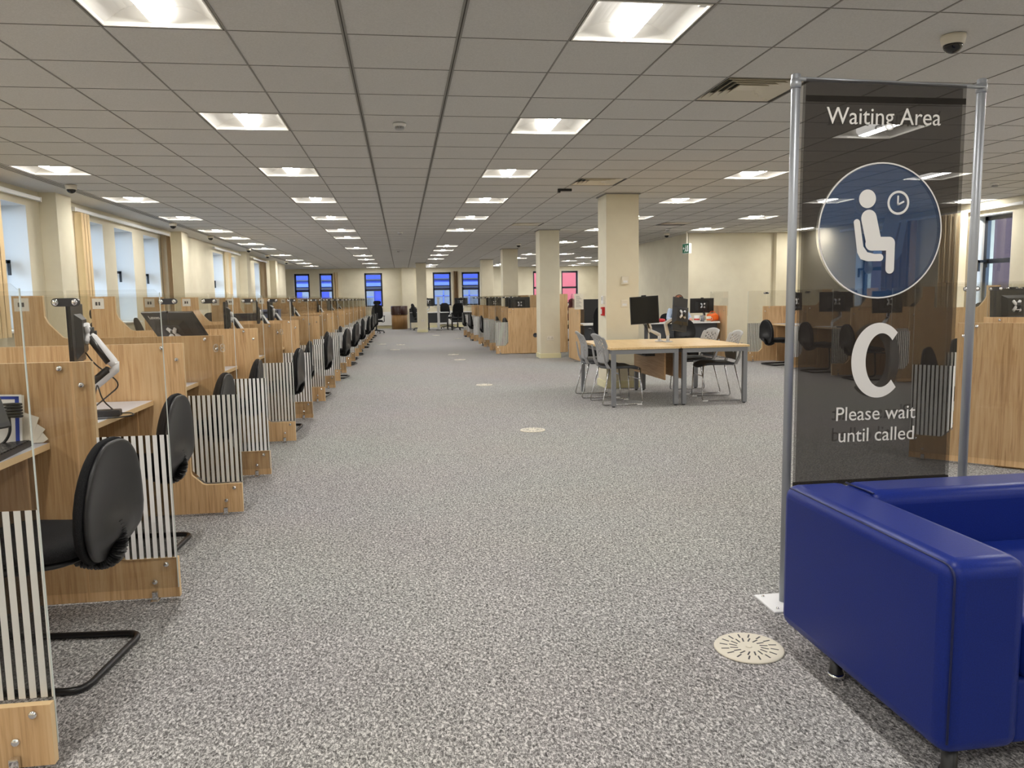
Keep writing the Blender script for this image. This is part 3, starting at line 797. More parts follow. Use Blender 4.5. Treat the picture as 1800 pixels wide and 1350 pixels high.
# ------------------------------------------------------------------ chairs
def pear(u, q, z0, bulge):
    return q
def make_cantilever():
    """local -x is the front of the seat"""
    t = thing('cantilever_chair', 'black cantilever chair', 'chair')
    def seatfn(u, q):
        k = (q.x+.24)/.48; wd = 1.0-.12*max(0, min(1, k)); q = Vector((q.x, q.y*wd, q.z)); 
        if u.z > 0: q.z -= .012*(1-min(1, (q.x*q.x+q.y*q.y)/.05))
        if q.x < -.15: q.z -= (abs(q.x)-.15)*.18
        return q
    b = MB(); b.blob((0, 0, .455), (.235, .235, .035), 3.4, 32, 10, seatfn); b.build('seat', 'fabric', t)
    b = MB(); b.blob((.0, 0, .418), (.21, .205, .016), 3.4, 28, 6); b.build('seat_pan', 'black', t)
    # backrest: a tall rounded pad with a lumbar bulge on a moulded shell
    def backfn(shell):
        def fn(u, q):
            k = (q.z-.38)/.44; wd = 1.06-.52*max(0, k-.38)**1.35-1.1*max(0, .22-k)
            y = q.y*wd; x = q.x+.9*y*y-.05*math.sin(k*PI*.9)*.6+.06*k
            if shell: x += .05*math.exp(-((k-.24)/(.1 if k < .24 else .17))**2)*math.exp(-(y/.14)**2)
            return Vector((x, y, q.z))
        return fn
    b = MB(); b.blob((.225, 0, .60), (.03, .215, .218), 2.7, 30, 18, backfn(False)); b.build('back_pad', 'fabric', t)
    b = MB(); b.blob((.247, 0, .60), (.022, .205, .21), 2.7, 30, 18, backfn(True)); b.build('back_shell', 'black', t)
    # bellows joining seat and back
    path = [(.12, 0, .40), (.19, 0, .375), (.255, 0, .38), (.29, 0, .42), (.292, 0, .475), (.275, 0, .52)]
    P = fillet(path, .06, 3); Q = []
    for i in range(len(P)-1):
        for k in range(4): Q.append(P[i].lerp(P[i+1], k/4))
    Q.append(P[-1]); b = MB(); b.tube(Q, [.03 if i % 2 else .022 for i in range(len(Q))], 12, smooth=False); b.build('bellows', 'black', t)
    fr = [(.08, .19, .412), (-.25, .205, .40), (-.275, .215, .013), (.245, .225, .013), (.245, -.225, .013), (-.275, -.215, .013), (-.25, -.205, .40), (.08, -.19, .412)]
    b = MB(); b.tube(fillet(fr, .065, 6), .0125, 10); b.build('frame', 'blackmetal', t)
    return t
def make_task():
    t = thing('task_chair', 'black swivel chair', 'chair')
    b = MB(); b.blob((0, 0, .47), (.25, .25, .045), 3.2, 28, 10); b.build('seat', 'fabric', t)
    def fn(u, q):
        k = (q.z-.55)/.5; y = q.y*(1-.12*k); return Vector((q.x+.7*y*y+.09*k-.03*math.sin(k*PI), y, q.z))
    b = MB(); b.blob((.24, 0, .82), (.03, .235, .28), 3.2, 28, 14, fn); b.build('backrest', 'fabric', t)
    b = MB(); b.tube([(.1, 0, .43), (.3, 0, .44), (.32, 0, .56), (.29, 0, .7)], .022); b.build('back_strut', 'black', t)
    for s in (-1, 1):
        b = MB(); b.tube(fillet([(.08, s*.2, .43), (.08, s*.3, .43), (.06, s*.3, .64)], .04), .015); b.box(-.14, .13, s*.3-.03, s*.3+.03, .64, .67, bev=.012); b.build('armrest', 'black', t)
    b = MB(); b.lathe([(.03, .1), (.03, .28), (.018, .28), (.018, .43), (.05, .43)], seg=14); b.build('gas_lift', 'black', t)
    for k in range(5):
        a = 2*PI*k/5+.3; M = Matrix.Rotation(a, 4, 'Z')
        b = MB(); b.tube([(.02, 0, .115), (.29, 0, .075)], [.024, .016], 8, M=M); l = b.build('leg', 'black', t)
        b = MB(); b.blob((.29, 0, .03), (.03, .022, .03), 2, 12, 8, M=M); b.build('caster', 'black', l)
    return t
def make_high_task():
    """taller mesh-backed chair with a head cushion"""
    t = make_task(); t.name = 'high_back_chair'; t['label'] = 'high backed black swivel chair'
    b = MB(); b.blob((.35, 0, 1.17), (.035, .15, .075), 3, 20, 8); b.build('headrest', 'fabric', t)
    b = MB(); b.tube([(.34, 0, 1.0), (.37, 0, 1.12)], .014); b.build('headrest_stem', 'black', t)
    return t
PCH = Proto(make_cantilever()); PTK = Proto(make_task()); PHI = Proto(make_high_task())

# ------------------------------------------------------------------ monitors on arms
def make_monitor(label, elbow, head, yaw, tilt, roll=0, size=(.54, .32), brand=None, cover=(0, 0, -.014)):
    """root at the clamp on the desk; display normal (its back) is local -y before yaw"""
    t = thing('monitor', label, 'monitor')
    E, Hd = Vector(elbow), Vector(head)
    Mx = Matrix.Translation(Hd) @ Matrix.Rotation(yaw, 4, 'Z') @ Matrix.Rotation(tilt, 4, 'X') @ Matrix.Rotation(roll, 4, 'Y')
    a, h = size[0]/2, size[1]/2
    b = MB(); b.box(-a, a, .052, .072, -h, h, bev=.003, M=Mx); dsp = b.build('display', 'black', t)
    b = MB(); b.box(-a+.01, a-.01, .0715, .0735, -h+.012, h-.01, M=Mx); b.build('screen', 'screen', dsp)
    b = MB()
    A = [(-.15, -.13), (.15, -.13), (.15, .1), (-.15, .1)]; B = [(-.1, -.09), (.1, -.09), (.1, .07), (-.1, .07)]
    va = [b.bm.verts.new(Mx @ Vector((x, .053, z))) for x, z in A]; vb = [b.bm.verts.new(Mx @ Vector((x, .022, z))) for x, z in B]
    b.bm.faces.new(va); b.bm.faces.new(vb[::-1])
    for k in range(4): b.bm.faces.new((va[k], vb[k], vb[(k+1) % 4], va[(k+1) % 4]))
    b.build('back_cover', 'black', dsp)
    b = MB(); b.box(-.03, .03, .044, .06, h-.002, h+.014, bev=.003, M=Mx); b.build('webcam', 'black', dsp)
    if brand: text('maker_lettering', brand, .042, 'white', dsp, Mx @ facing_south(-a+.06, .0515, h-.06), 'LEFT', .0006)
    b = MB()
    for s in (-1, 1):
        b.tube([(-.045*s, .016, -.045), (0, .01, 0), (.045*s, .016, .045)], [.013, .018, .013], 8, M=Mx)
    b.build('mount_plate', 'whitemetal', t)
    n = Mx @ Vector((0, -.01, 0)); b = MB(); b.tube([Mx @ Vector((0, .015, 0)), Mx @ Vector((0, -.03, 0))], .013, 10); b.tube([Hd+Vector((0, 0, -.03)), Hd+Vector((0, 0, .03))], .02, 10, M=None); b.build('tilt_joint', 'black', t)
    b = MB(); b.tube([E, E.lerp(Hd, .12), E.lerp(Hd, .9), Hd], [.022, .026, .02, .016], 10); b.build('upper_arm', 'whitemetal', t)
    b = MB(); o = Vector(cover); b.tube([E.lerp(Hd, .12)+o, E.lerp(Hd, .9)+o], .019, 8); b.tube([Vector((0, 0, .1))+o, E.lerp(Vector((0, 0, .1)), .1)+o], .02, 8); b.build('arm_cover', 'black', t)
    b = MB(); b.tube([(0, 0, .0), (0, 0, .09)], .02, 12); b.tube([(0, 0, .085), tuple(E+Vector((0, 0, -.02))), tuple(E+Vector((0, 0, .02)))], [.024, .022, .02], 10); b.build('lower_arm', 'whitemetal', t)
    b = MB(); b.box(-.045, .045, -.05, .05, .0, .012, bev=.003); b.build('clamp', 'whitemetal', t)
    b = MB(); pth = [Mx @ Vector((.02, .03, -.1)), Hd+Vector((.0, .02, -.16)), E+Vector((.02, .02, -.1)), Vector((.04, .05, .02))]
    b.tube(fillet(pth, .06, 5), .004, 6); b.build('cable', 'black', t)
    return t

def make_keyboard():
    t = thing('keyboard', 'black keyboard', 'keyboard')
    b = MB(); b.prism([(-.07, 0), (.07, 0), (.07, .022), (-.07, .012)], -.22, .22, 'y'); b.build('case', 'black', t)
    b = MB()
    for r in range(5):
        for k in range(15):
            x = -.055+r*.025; y = -.205+k*.0285; z = .0125+(x+.07)*.071
            b.box(x, x+.02, y, y+.022, z, z+.005)
    b.build('keys', 'blackmetal', t)
    return t

# ------------------------------------------------------------------ the rows of cubicle booths
def loc2w(o, rz, x, y, z=0):
    c, s = math.cos(rz), math.sin(rz); return (o[0]+c*x-s*y, o[1]+s*x+c*y, z)
def booth_row(o, rz, ys, where, group, fronts, cards=True, grommet0=False, numerals={}, shift={}):
    for k, y in enumerate(ys):
        far = rz != 0
        fr = fronts(k)
        p = divider_proto(fr != far, cards and not far, grommet0 and k == 0, numerals.get(k))
        lab = '%s oak cubicle divider %s' % (ORD[k], where)
        p.place(loc2w(o, rz, shift.get(k, 0), y), rz, lab, group+' dividers')
    for k in range(len(ys)-1):
        a, c = sorted((ys[k], ys[k+1]))
        make_desk('pale worktop of the %s booth %s' % (ORD[k], where), 'desk', a-(a+c)/2, c-(a+c)/2,
                  loc2w(o, rz, 0, (a+c)/2), rz, group+' worktops')

LY = [2.18, 3.41, 4.77, 5.79, 7.16, 8.55, 9.95, 11.45, 12.41, 13.77, 15.07, 16.4, 17.8, 19.15, 20.5, 21.9, 23.2, 24.6, 26.0, 27.3, 28.6]
LO = (-.99, 0)
booth_row(LO, 0, LY, 'in the long left row', 'left row', lambda k: k % 2 == 1, numerals={3: '08', 5: '18'})
RO = (2.1, 0)
RYS = [17.4, 18.65, 20.06, 21.4]
RYT = [22.9, 24.0, 25.3, 26.6]
booth_row(RO, PI, [-y for y in RYS], 'in the row right of the aisle', 'aisle right row', lambda k: k > 0 and k % 2 == 0, cards=False, grommet0=True)
booth_row(RO, PI, [-y for y in RYT], 'right of the aisle past the third column', 'far aisle right row', lambda k: k % 2 == 0, cards=False)
BO = (6.46, 0)
BYS = [9.95, 11.0, 12.34, 13.8]
booth_row(BO, PI, [-y for y in BYS], 'in the row behind the waiting sign', 'back right row', lambda k: k % 2 == 0, cards=False, shift={0: -.3, 1: -.06})
NO, NA = (3.84, 5.36), math.radians(134)
booth_row(NO, NA, [0, -1.4, -2.8, -4.2], 'in the angled row right of the sign', 'angled right row', lambda k: k % 2 == 0, cards=False)

# customer chairs
LC = [(-1.05, 2.84), (-1.19, 4.14), (-1.2, 5.3), (-1.2, 6.47), (-1.05, 7.89), (-1.1, 9.24), (-1.01, 10.62), (-1.15, 11.95), (-.93, 13.1), (-1.14, 14.4), (-.94, 15.75), (-.98, 17.1),
      (-.92, 18.5), (-1.0, 19.8), (-.9, 21.2), (-.95, 22.5), (-.9, 23.9), (-.95, 25.3), (-.92, 26.6), (-.9, 27.95)]
for k, (bx, y) in enumerate(LC):
    a = [-.1, -.05, -.02, .06, -.05, .1, -.08, .03, -.12, .04][k % 10]
    PCH.place((bx-.25, y, 0), a, 'black cantilever chair at the %s booth of the long left row' % ORD[k], 'customer chairs on the left')
for k in range(3):
    PCH.place((2.18+.25+(.24, .22, -.04)[k], (RYS[k]+RYS[k+1])/2, 0), PI+[.1, -.06, .04][k % 3], 'black cantilever chair at the %s booth right of the aisle' % ORD[k], 'customer chairs right of the aisle')
for k in range(3):
    PCH.place((2.18+.18+(.03 if k % 2 else -.04), (RYT[k]+RYT[k+1])/2, 0), PI+[.1, -.06, .04][k % 3], 'black cantilever chair at the %s booth right of the aisle past the third column' % ORD[k], 'customer chairs right of the aisle')
for k in range(3):
    yy = (BYS[k]+BYS[k+1])/2; PCH.place((6.46+.28, yy+.02, 0), PI-.12+.1*k, 'black cantilever chair at the %s booth behind the waiting sign' % ORD[k], 'chairs behind the waiting sign')
for k in range(3):
    x, y, z = loc2w(NO, NA, -.26, -.7-1.4*k); PCH.place((x, y, 0), NA, 'black cantilever chair at the %s booth of the angled right row' % ORD[k], 'chairs of the angled row')
# adviser chairs on the window side
AD = [(3, 9.25, 'hi'), (6, 10.75, ''), (7, 12.6, ''), (9, 14.4, ''), (10, 15.8, 'hi'), (12, 18.4, ''), (13, 19.9, ''), (15, 22.4, ''), (17, 25.2, '')]
for k, (b, y, kind) in enumerate(AD):
    (PHI if kind else PTK).place((-3.1, y+.02, 0), PI+[-.5, .2, -.3][k % 3], 'black swivel chair on the window side, %s from the camera along the left row'.replace('nearest from', 'nearest to') % ORD[k], 'adviser chairs')
PHI.place((-.98, 30.2, 0), -PI/2+.2, 'tall black swivel chair at the far end of the left row', 'adviser chairs')
for k, y in enumerate((18.0, 20.8, 24.8)):
    PTK.place((4.45, y, 0), PI+.3*k, 'black swivel chair behind the %s booth right of the aisle' % ORD[(0, 2, 5)[k]], 'adviser chairs right of the aisle')
for k, (x, y) in enumerate(((8.45, 10.6), (8.45, 12.1))):
    PTK.place((x, y, 0), .2, 'black swivel chair between the %s' % ('back right booths and the right window', 'back right booths and the cream blind')[k], 'adviser chairs by the right wall')

# monitors of the left row
DT = .7135
m0 = make_monitor('black monitor cut by the left edge of the photo', (.02, .12, .2), (.06, .0, .29), math.radians(62), math.radians(-22), 0, (.5, .3)); m0.location = (-1.60, 2.78, DT)
m1 = make_monitor('black monitor seen edge-on in the second left booth', (.2, -.06, .25), (.09, -.06, .42), math.radians(105), math.radians(0), 0, (.5, .3), None, (-.012, -.013, -.004)); m1.location = (-1.68, 4.3, DT)
m2 = make_monitor('black monitor with maker lettering leaning back above the fourth left divider', (-.05, -.24, .17), (.02, -.12, .325), math.radians(-36), math.radians(36), 0, (.58, .34), 'Lenovo'); m2.location = (-1.79, 6.45, DT)
EM = Proto(make_monitor('black monitor', (.16, -.1, .25), (.06, -.1, .42), math.radians(99), 0, 0, (.5, .3), None, (-.01, -.013, -.006)))
for k, (b, x, y) in enumerate(((4, -1.72, 8.1), (5, -1.7, 9.5), (6, -1.74, 10.9), (8, -1.8, 13.2), (11, -1.8, 17.2), (13, -1.8, 19.9), (15, -1.8, 22.6))):
    EM.place((x, y, DT), [0, .1, -.1, .05][k % 4], 'black monitor turned edge-on in the %s left booth' % ORD[b], 'left row monitors')
BM = Proto(make_monitor('black monitor', (.14, .06, .2), (.05, -.1, .42), .12, -.05, 0, (.54, .32)))
for k, (x, y, a, lab) in enumerate(((2.68, 17.95, .1, 'black monitor with white arm above the oak end panel'), (3.0, 20.7, -.2, 'small looking dark monitor behind the third column booth'),
        (7.0, 10.5, .05, 'dark monitor seen through the sign right of the large letter'), (6.95, 11.75, -.3, 'dark monitor seen through the sign under the blue circle'),
        (6.95, 13.1, .5, 'dark monitor beside the left pole of the sign'),
        (5.52, 6.45, .1, 'wide black monitor above the angled right divider'), (6.6, 7.3, .3, 'black monitor further back in the angled right row'))):
    BM.place((x, y, DT), a, lab, 'monitors of the right rows')
BM.place((2.9, 24.7, DT), .1, 'small black monitor on a white arm between the last columns', 'monitors of the right rows')

# things on the left worktops
kb = Proto(make_keyboard())
kb.place((-1.55, 3.1, DT), .1, 'black keyboard on the nearest left worktop')
kb.place((3.0, 18.4, DT), 0, 'black keyboard behind the oak end panel')
kb.place((7.05, 11.45, DT), PI, 'black keyboard on the worktop seen through the sign')
t = thing('notice_sheet', 'white notice with a blue border leaning on the nearest oak divider', 'paper', (-1.615, 3.368, DT))
M = Matrix.Translation((0, 0, .002)) @ Matrix.Rotation(-.06, 4, 'X') @ Matrix.Rotation(.03, 4, 'Y')
MB().box(-.13, .06, -.001, .0, 0, .205, M=M).build('sheet', 'paper', t)
b = MB(); b.box(.035, .05, -.0022, -.001, .006, .198, M=M); b.box(-.125, .05, -.0022, -.001, .186, .198, M=M); b.build('border', 'bluepaper', t)
b = MB()
for k in range(14): b.box(.008, .014, -.002, -.001, .05+k*.008, .055+k*.008, M=M)
b.build('print', 'redprint', t)
t = thing('paper_fan', 'fanned cream sheets beside the blue bordered notice', 'papers', (-1.585, 3.385, DT+.002))
for k, (bt, cx_, cz_) in enumerate(((3, .045, .2), (22, .095, .106), (38, .114, .056), (56, .122, .014))):
    bt = math.radians(bt); c = (cx_, cz_); w_ = .06+.01*k
    pts = [c, (cx_-math.cos(bt)*w_, cz_+math.sin(bt)*w_), (cx_-math.cos(bt)*w_-.01, 0), (cx_-math.tan(bt)*cz_, 0)]
    b = MB(); b.prism(pts, -.0012*(3-k)-.001, -.0012*(3-k), 'y'); b.build('sheet', 'cream paper', t)
t = thing('power_brick', 'black power brick with loose cables on the second left worktop', 'power brick', (-1.52, 4.12, DT), .1)
MB().box(-.09, .09, -.03, .03, 0, .035, bev=.006).build('case', 'black', t)
b = MB(); b.tube(fillet([(.09, 0, .015), (.14, .01, .012), (.16, -.03, .004), (.1, -.08, .004), (0, -.11, .004), (-.08, -.14, .004)], .03), .0035, 6); b.build('cable', 'black', t)
b = MB(); b.tube(fillet([(-.05, 0, .034), (-.03, .02, .1), (0, -.04, .18), (.02, -.05, .09), (.05, .01, .034)], .04), .0035, 6); b.build('cable', 'black', t)
t = thing('cable_cluster', 'bundle of looped black cables by the notice at the left edge', 'cables', (-1.57, 3.3, DT+.006))
b = MB()
for k in range(5):
    zz = .12+.012*k; b.tube(fillet([(-.05, 0, zz), (.03, -.005, zz+.004), (.055, .01, zz), (.03, .02, zz-.004), (-.05, .02, zz)], .015), .005, 6)
b.build('loops', 'black', t)
b = MB(); b.tube(fillet([(.0, .01, .17), (.0, .01, .05), (-.03, .0, .005), (-.08, .0, .005)], .03), .006, 6); b.build('lead', 'black', t)
def tray(label, x, y, mate, wd=.3, hg=.16):
    t = thing('document_tray', label, 'tray', (x, y, DT+.0))
    b = MB(); b.box(-wd/2, wd/2, -.14, .14, 0, .02); b.box(-wd/2, wd/2, -.14, -.13, 0, hg); b.box(-wd/2, wd/2, .13, .14, 0, hg); b.box(-wd/2, -wd/2+.01, -.14, .14, 0, hg); b.box(wd/2-.01, wd/2, -.14, .14, 0, hg)
    b.build('box', mate, t)
    b = MB(); b.box(-wd/2-.006, wd/2+.006, -.148, .148, hg-.012, hg, bev=.003); b.build('rim', mate, t)
    MB().box(-.06, .06, -.153, -.148, hg-.06, hg-.03).build('grip', 'ink', t)
E2 = None
tray('blue grey plastic tray standing on the left row behind the seventh divider', -1.95, 11.9, 'tray blue', .3, .45)
tray('dark grey plastic tray standing in front of the blue tray on the left row', -1.98, 10.4, 'darkgrey', .32, .42)

# ------------------------------------------------------------------ wooden table with chairs and two monitor arms
def bench(x0, x1, y0, y1, label, panel_x):
    t = thing('bench_table', label, 'table', ((x0+x1)/2, (y0+y1)/2, 0), 0, 'wooden bench tables')
    hx, hy = (x1-x0)/2, (y1-y0)/2; H = .69
    MB().box(-hx, hx, -hy, hy, H-.025, H, bev=.002).build('tabletop', 'maple', t)
    f = MB(); z0, z1 = H-.075, H-.026
    f.box(-hx+.02, hx-.02, -hy+.01, -hy+.05, z0, z1); f.box(-hx+.02, hx-.02, hy-.05, hy-.01, z0, z1)
    f.box(-hx+.02, -hx+.06, -hy+.05, hy-.05, z0, z1); f.box(hx-.06, hx-.02, -hy+.05, hy-.05, z0, z1)
    f.build('frame', 'greymetal', t)
    for sx in (-1, 1):
        for sy in (-1, 1):
            b = MB(); cx, cy = sx*(hx-.045), sy*(hy-.035); b.box(cx-.025, cx+.025, cy-.025, cy+.025, .012, z0, bev=.003); l = b.build('leg', 'greymetal', t)
            MB().lathe([(0, 0), (.018, 0), (.018, .013), (0, .013)], cx, cy, 12).build('glide', 'black', l)
    b = MB(); b.box(panel_x-.009, panel_x+.009, -hy+.2, hy-.2, .28, .66); b.build('modesty_panel', 'oaky', t)
    b = MB(); b.box(panel_x-.15*(1 if panel_x > 0 else -1)-.06, panel_x-.15*(1 if panel_x > 0 else -1)+.06, -hy+.3, hy-.3, .56, .575); 
    for k in range(9): b.box(panel_x-.15*(1 if panel_x > 0 else -1)-.06, panel_x-.15*(1 if panel_x > 0 else -1)+.06, -hy+.3+k*.12, -hy+.31+k*.12, .575, .615)
    b.build('cable_tray', 'black', t)
bench(2.35, 3.185, 8.55, 10.15, 'left half of the wooden table with grey steel legs', .3)
bench(3.195, 4.03, 8.55, 10.15, 'right half of the wooden table with grey steel legs', -.3)
def make_mesh_chair():
    """local +x is the front"""
    t = thing('stacking_chair', 'grey perforated plastic chair', 'chair')
    b = MB()
    def f(u, q): return Vector((q.x, q.y*(1-.06*(q.x/.23)), q.z-.014*(1-min(1, (q.y/.2)**2))-.03*max(0, q.x-.14)/.1))
    b.blob((.02, 0, .452), (.235, .23, .018), 4, 28, 8, f); b.build('seat', 'darkgrey', t)
    # perforated back: a bent grid with diamond openings in its middle band
    nu, nv = 17, 18; bm = bmesh.new(); V = {}
    def P(i, j):
        v = j/(nv-1); u = (i/(nu-1))*2-1; wd = .205+.03*math.sin(v*PI*.75)-(.05*max(0, v-.86)/.14)
        if v < .1: wd -= .03*(1-v/.1)
        y = u*wd; z = .49+.355*v-(.022*u*u if v > .9 else 0); x = -.205-.085*v+.028*math.sin(v*PI)+.5*y*y
        return Vector((x, y, z))
    for i in range(nu):
        for j in range(nv): V[i, j] = bm.verts.new(P(i, j))
    for i in range(nu-1):
        for j in range(nv-1):
            u = abs((i+.5)/(nu-1)*2-1); v = (j+.5)/(nv-1)
            hole = u < .74 and .24 < v < .84 and i % 2 == 1 and j % 2 == (i//2) % 2
            if not hole: bm.faces.new((V[i, j], V[i+1, j], V[i+1, j+1], V[i, j+1])).smooth = True
    bmesh.ops.recalc_face_normals(bm, faces=bm.faces[:])
    r = bmesh.ops.solidify(bm, geom=bm.faces[:], thickness=.007)
    b = MB(); b.bm.free(); b.bm = bm; b.build('backrest', 'grey', t)
    for s in (-1, 1):
        b = MB(); b.prism([(-.16, .44), (-.2, .44), (-.235, .52), (-.262, .7), (-.25, .7), (-.215, .53)], s*.2-.012, s*.2+.012, 'y'); b.build('back_support', 'grey', t)
        b = MB(); pth = [(-.17, s*.2, .435), (-.27, s*.235, .012), (.23, s*.235, .012), (.21, s*.2, .435)]
        b.tube(fillet(pth, .035, 5), .0075, 8); b.build('sled_leg', 'legsteel', t)
        b = MB(); b.box(.16, .22, s*.235-.012, s*.235+.012, .0, .016, bev=.003); b.build('glide', 'white', t)
    b = MB(); b.tube([(.212, -.21, .3), (.212, .21, .3)], .006, 8); b.tube([(-.15, -.2, .432), (-.15, .2, .432)], .0075, 8); b.tube([(.19, -.2, .43), (.19, .2, .43)], .0075, 8); b.build('crossbar', 'chrome', t)
    return t
PM = Proto(make_mesh_chair())
PM.place((2.54, 8.93, 0), .06, 'grey perforated chair at the near left corner of the wooden table', 'grey chairs at the table')
PM.place((2.49, 9.62, 0), -.05, 'grey perforated chair further back on the left side of the table', 'grey chairs at the table')
PM.place((3.80, 9.0, 0), PI-.1, 'grey perforated chair at the near right corner of the wooden table', 'grey chairs at the table')
PM.place((3.80, 9.72, 0), PI+.05, 'grey perforated chair further back on the right side of the table', 'grey chairs at the table')
ta = make_monitor('square looking black monitor on a bent white arm left on the table', (-.14, -.06, .17), (-.28, -.2, .41), PI-.06, 0, math.radians(3), (.36, .34)); ta.location = (3.27, 9.55, .69)
tb_ = make_monitor('tall black monitor turned upright with its back showing on the table', (-.03, .0, .24), (.16, -.12, .35), .5, math.radians(-4), math.radians(8), (.26, .42)); tb_.location = (3.33, 9.4, .69)

# ------------------------------------------------------------------ staff desks beyond the table
def staff_desk(x0, x1, y0, y1, H, label, front=True, back=False, legs='greymetal', top='white'):
    t = thing('staff_desk', label, 'desk', ((x0+x1)/2, (y0+y1)/2, 0), 0, 'staff desks'); hx, hy = (x1-x0)/2, (y1-y0)/2
    MB().box(-hx, hx, -hy, hy, H-.028, H, bev=.003).build('tabletop', top, t)
    if front: MB().box(-hx+.04, hx-.04, -hy+.06, -hy+.08, .3, H-.028).build('modesty_panel', 'darkgrey', t)
    for sx in (-1, 1):
        b = MB(); b.box(sx*(hx-.06)-.03, sx*(hx-.06)+.03, -.03, .03, .03, H-.028); b.box(sx*(hx-.06)-.03, sx*(hx-.06)+.03, -hy+.03, hy-.03, 0, .03, bev=.004); b.build('leg', legs, t)
    return t
staff_desk(4.92, 6.42, 15.0, 15.75, .73, 'white staff desk with a dark front panel where the person sits')
staff_desk(3.56, 4.7, 15.0, 15.75, .73, 'white staff desk left of the near column')
def end_screen(x, y, label, z1=1.3):
    t = thing('end_screen', label, 'desk divider', (x, y, 0), 0, 'end-on desk screens')
    MB().box(-.014, .014, -.1, .85, .015, 1.05).build('board', ['oak'], t)
    MB().box(.018, .024, -.12, .8, .85, 1.95 if z1 > 1.5 else 1.34).build('acrylic_screen', 'acrylic', t)
    for yy in (0, .7): MB().lathe([(0, 0), (.012, 0), (.01, .008), (0, .01)], seg=10, M=Matrix.Translation((-.014, yy, .95)) @ Matrix.Rotation(-PI/2, 4, 'Y')).build('bolt', 'chrome', t)
    MB().box(-.1, .1, -.04, .04, 0, .014).build('foot', 'greymetal', t)
    return t
end_screen(6.49, 14.95, 'oak screen with clear acrylic at the right end of the staff desk')
end_screen(3.46, 14.95, 'oak screen with a paper notice beside the second column')
t = thing('paper_notice', 'pale paper notice on the oak screen beside the second column', 'paper', (3.44, 14.83, 1.03))
MB().box(-.09, .09, -.003, .0, .0, .3).build('sheet', 'cream paper', t)
b = MB()
for k in range(9): b.box(-.06, .05-.02*(k % 3), -.004, -.003, .05+k*.025, .056+k*.025)
b.build('print', 'ink', t)
tm = make_monitor('black monitor on a white arm at the right of the staff desk', (.1, -.1, .12), (-.04, -.36, .325), .05, 0, 0, (.52, .3)); tm.location = (6.2, 15.62, .73)
t = thing('pedestal_unit', 'dark storage unit behind the desk left of the near column', 'cabinet', (4.25, 16.3, 0))
MB().box(-.4, .4, -.2, .2, 0, 1.22).build('body', 'black', t)
for k in range(2): MB().box(-.38, .38, -.215, -.2, .04+k*.34, .36+k*.34).build('drawer', 'darkgrey', t)
t = thing('paper_stack', 'stack of white paper on the desk left of the near column', 'papers', (4.05, 15.4, .73))
b = MB()
for k in range(6): b.box(-.15+.01*math.sin(k*2), .15+.01*math.sin(k*2), -.1, .1, .015*k, .015*k+.013)
b.build('sheets', 'paper', t)
PTK.place((3.86, 14.4, 0), -PI/2-.3, 'black swivel chair at the desk left of the near column', 'staff chairs')
PCH.place((5.3, 14.35, 0), -PI/2+.1, 'low black chair in front of the staff desk behind the wooden table', 'staff chairs')
t = thing('maroon_coat', 'maroon coat over a chair back right of the second column', 'coat', (3.94, 18.0, 0))
b = MB(); b.blob((.08, 0, .92), (.1, .24, .32), 2.6, 20, 14, lambda u, q: Vector((q.x+.02*math.sin(q.z*30), q.y*(1-.25*(q.z-.6)), q.z))); b.build('cloth', 'maroon', t)
def mug(label, x, y, z, mate, r=.042, h=.1, pattern=None):
    t = thing('mug', label, 'mug', (x, y, z))
    MB().lathe([(0, 0), (r, 0), (r, h), (r-.005, h), (r-.006, .01), (0, .01)], seg=20).build('body', mate, t)
    MB().tube(fillet([(r-.003, 0, h*.8), (r+.03, 0, h*.75), (r+.03, 0, h*.25), (r-.003, 0, h*.2)], .02), .006, 8).build('handle', mate, t)
    if pattern: MB().lathe([(r+.0006, h*.25), (r+.0006, h*.5)], seg=20).build('band', pattern, t)
mug('white mug with a red band on the staff desk', 5.98, 15.15, .73, 'white', .055, .13, 'redprint')
mug('grey metal cup on the staff desk', 6.12, 15.2, .73, 'greymetal', .04, .12)
mug('cream mug beside the orange bag on the staff desk', 6.2, 15.06, .73, 'offwhite', .045, .11, 'orange')
t = thing('orange_bag', 'bright orange bag under the monitor on the staff desk', 'bag', (6.34, 15.2, .743))
b = MB(); b.blob((0, 0, .07), (.12, .08, .075), 3.2, 20, 10, lambda u, q: Vector((q.x, q.y, q.z+.012*math.sin(q.x*40)))); b.build('bag', 'orange', t)
MB().tube(fillet([(-.06, 0, .135), (-.05, 0, .19), (.05, 0, .19), (.06, 0, .135)], .04), .006, 8).build('strap', 'orange', t)
t = thing('red_pouch', 'small red pouch on the staff desk left of the person', 'pouch', (5.25, 15.3, .733))
MB().blob((0, 0, .035), (.11, .07, .037), 2.8, 18, 8).build('pouch', 'red', t); MB().box(-.07, .07, -.004, .004, .066, .074).build('zip', 'ink', t)

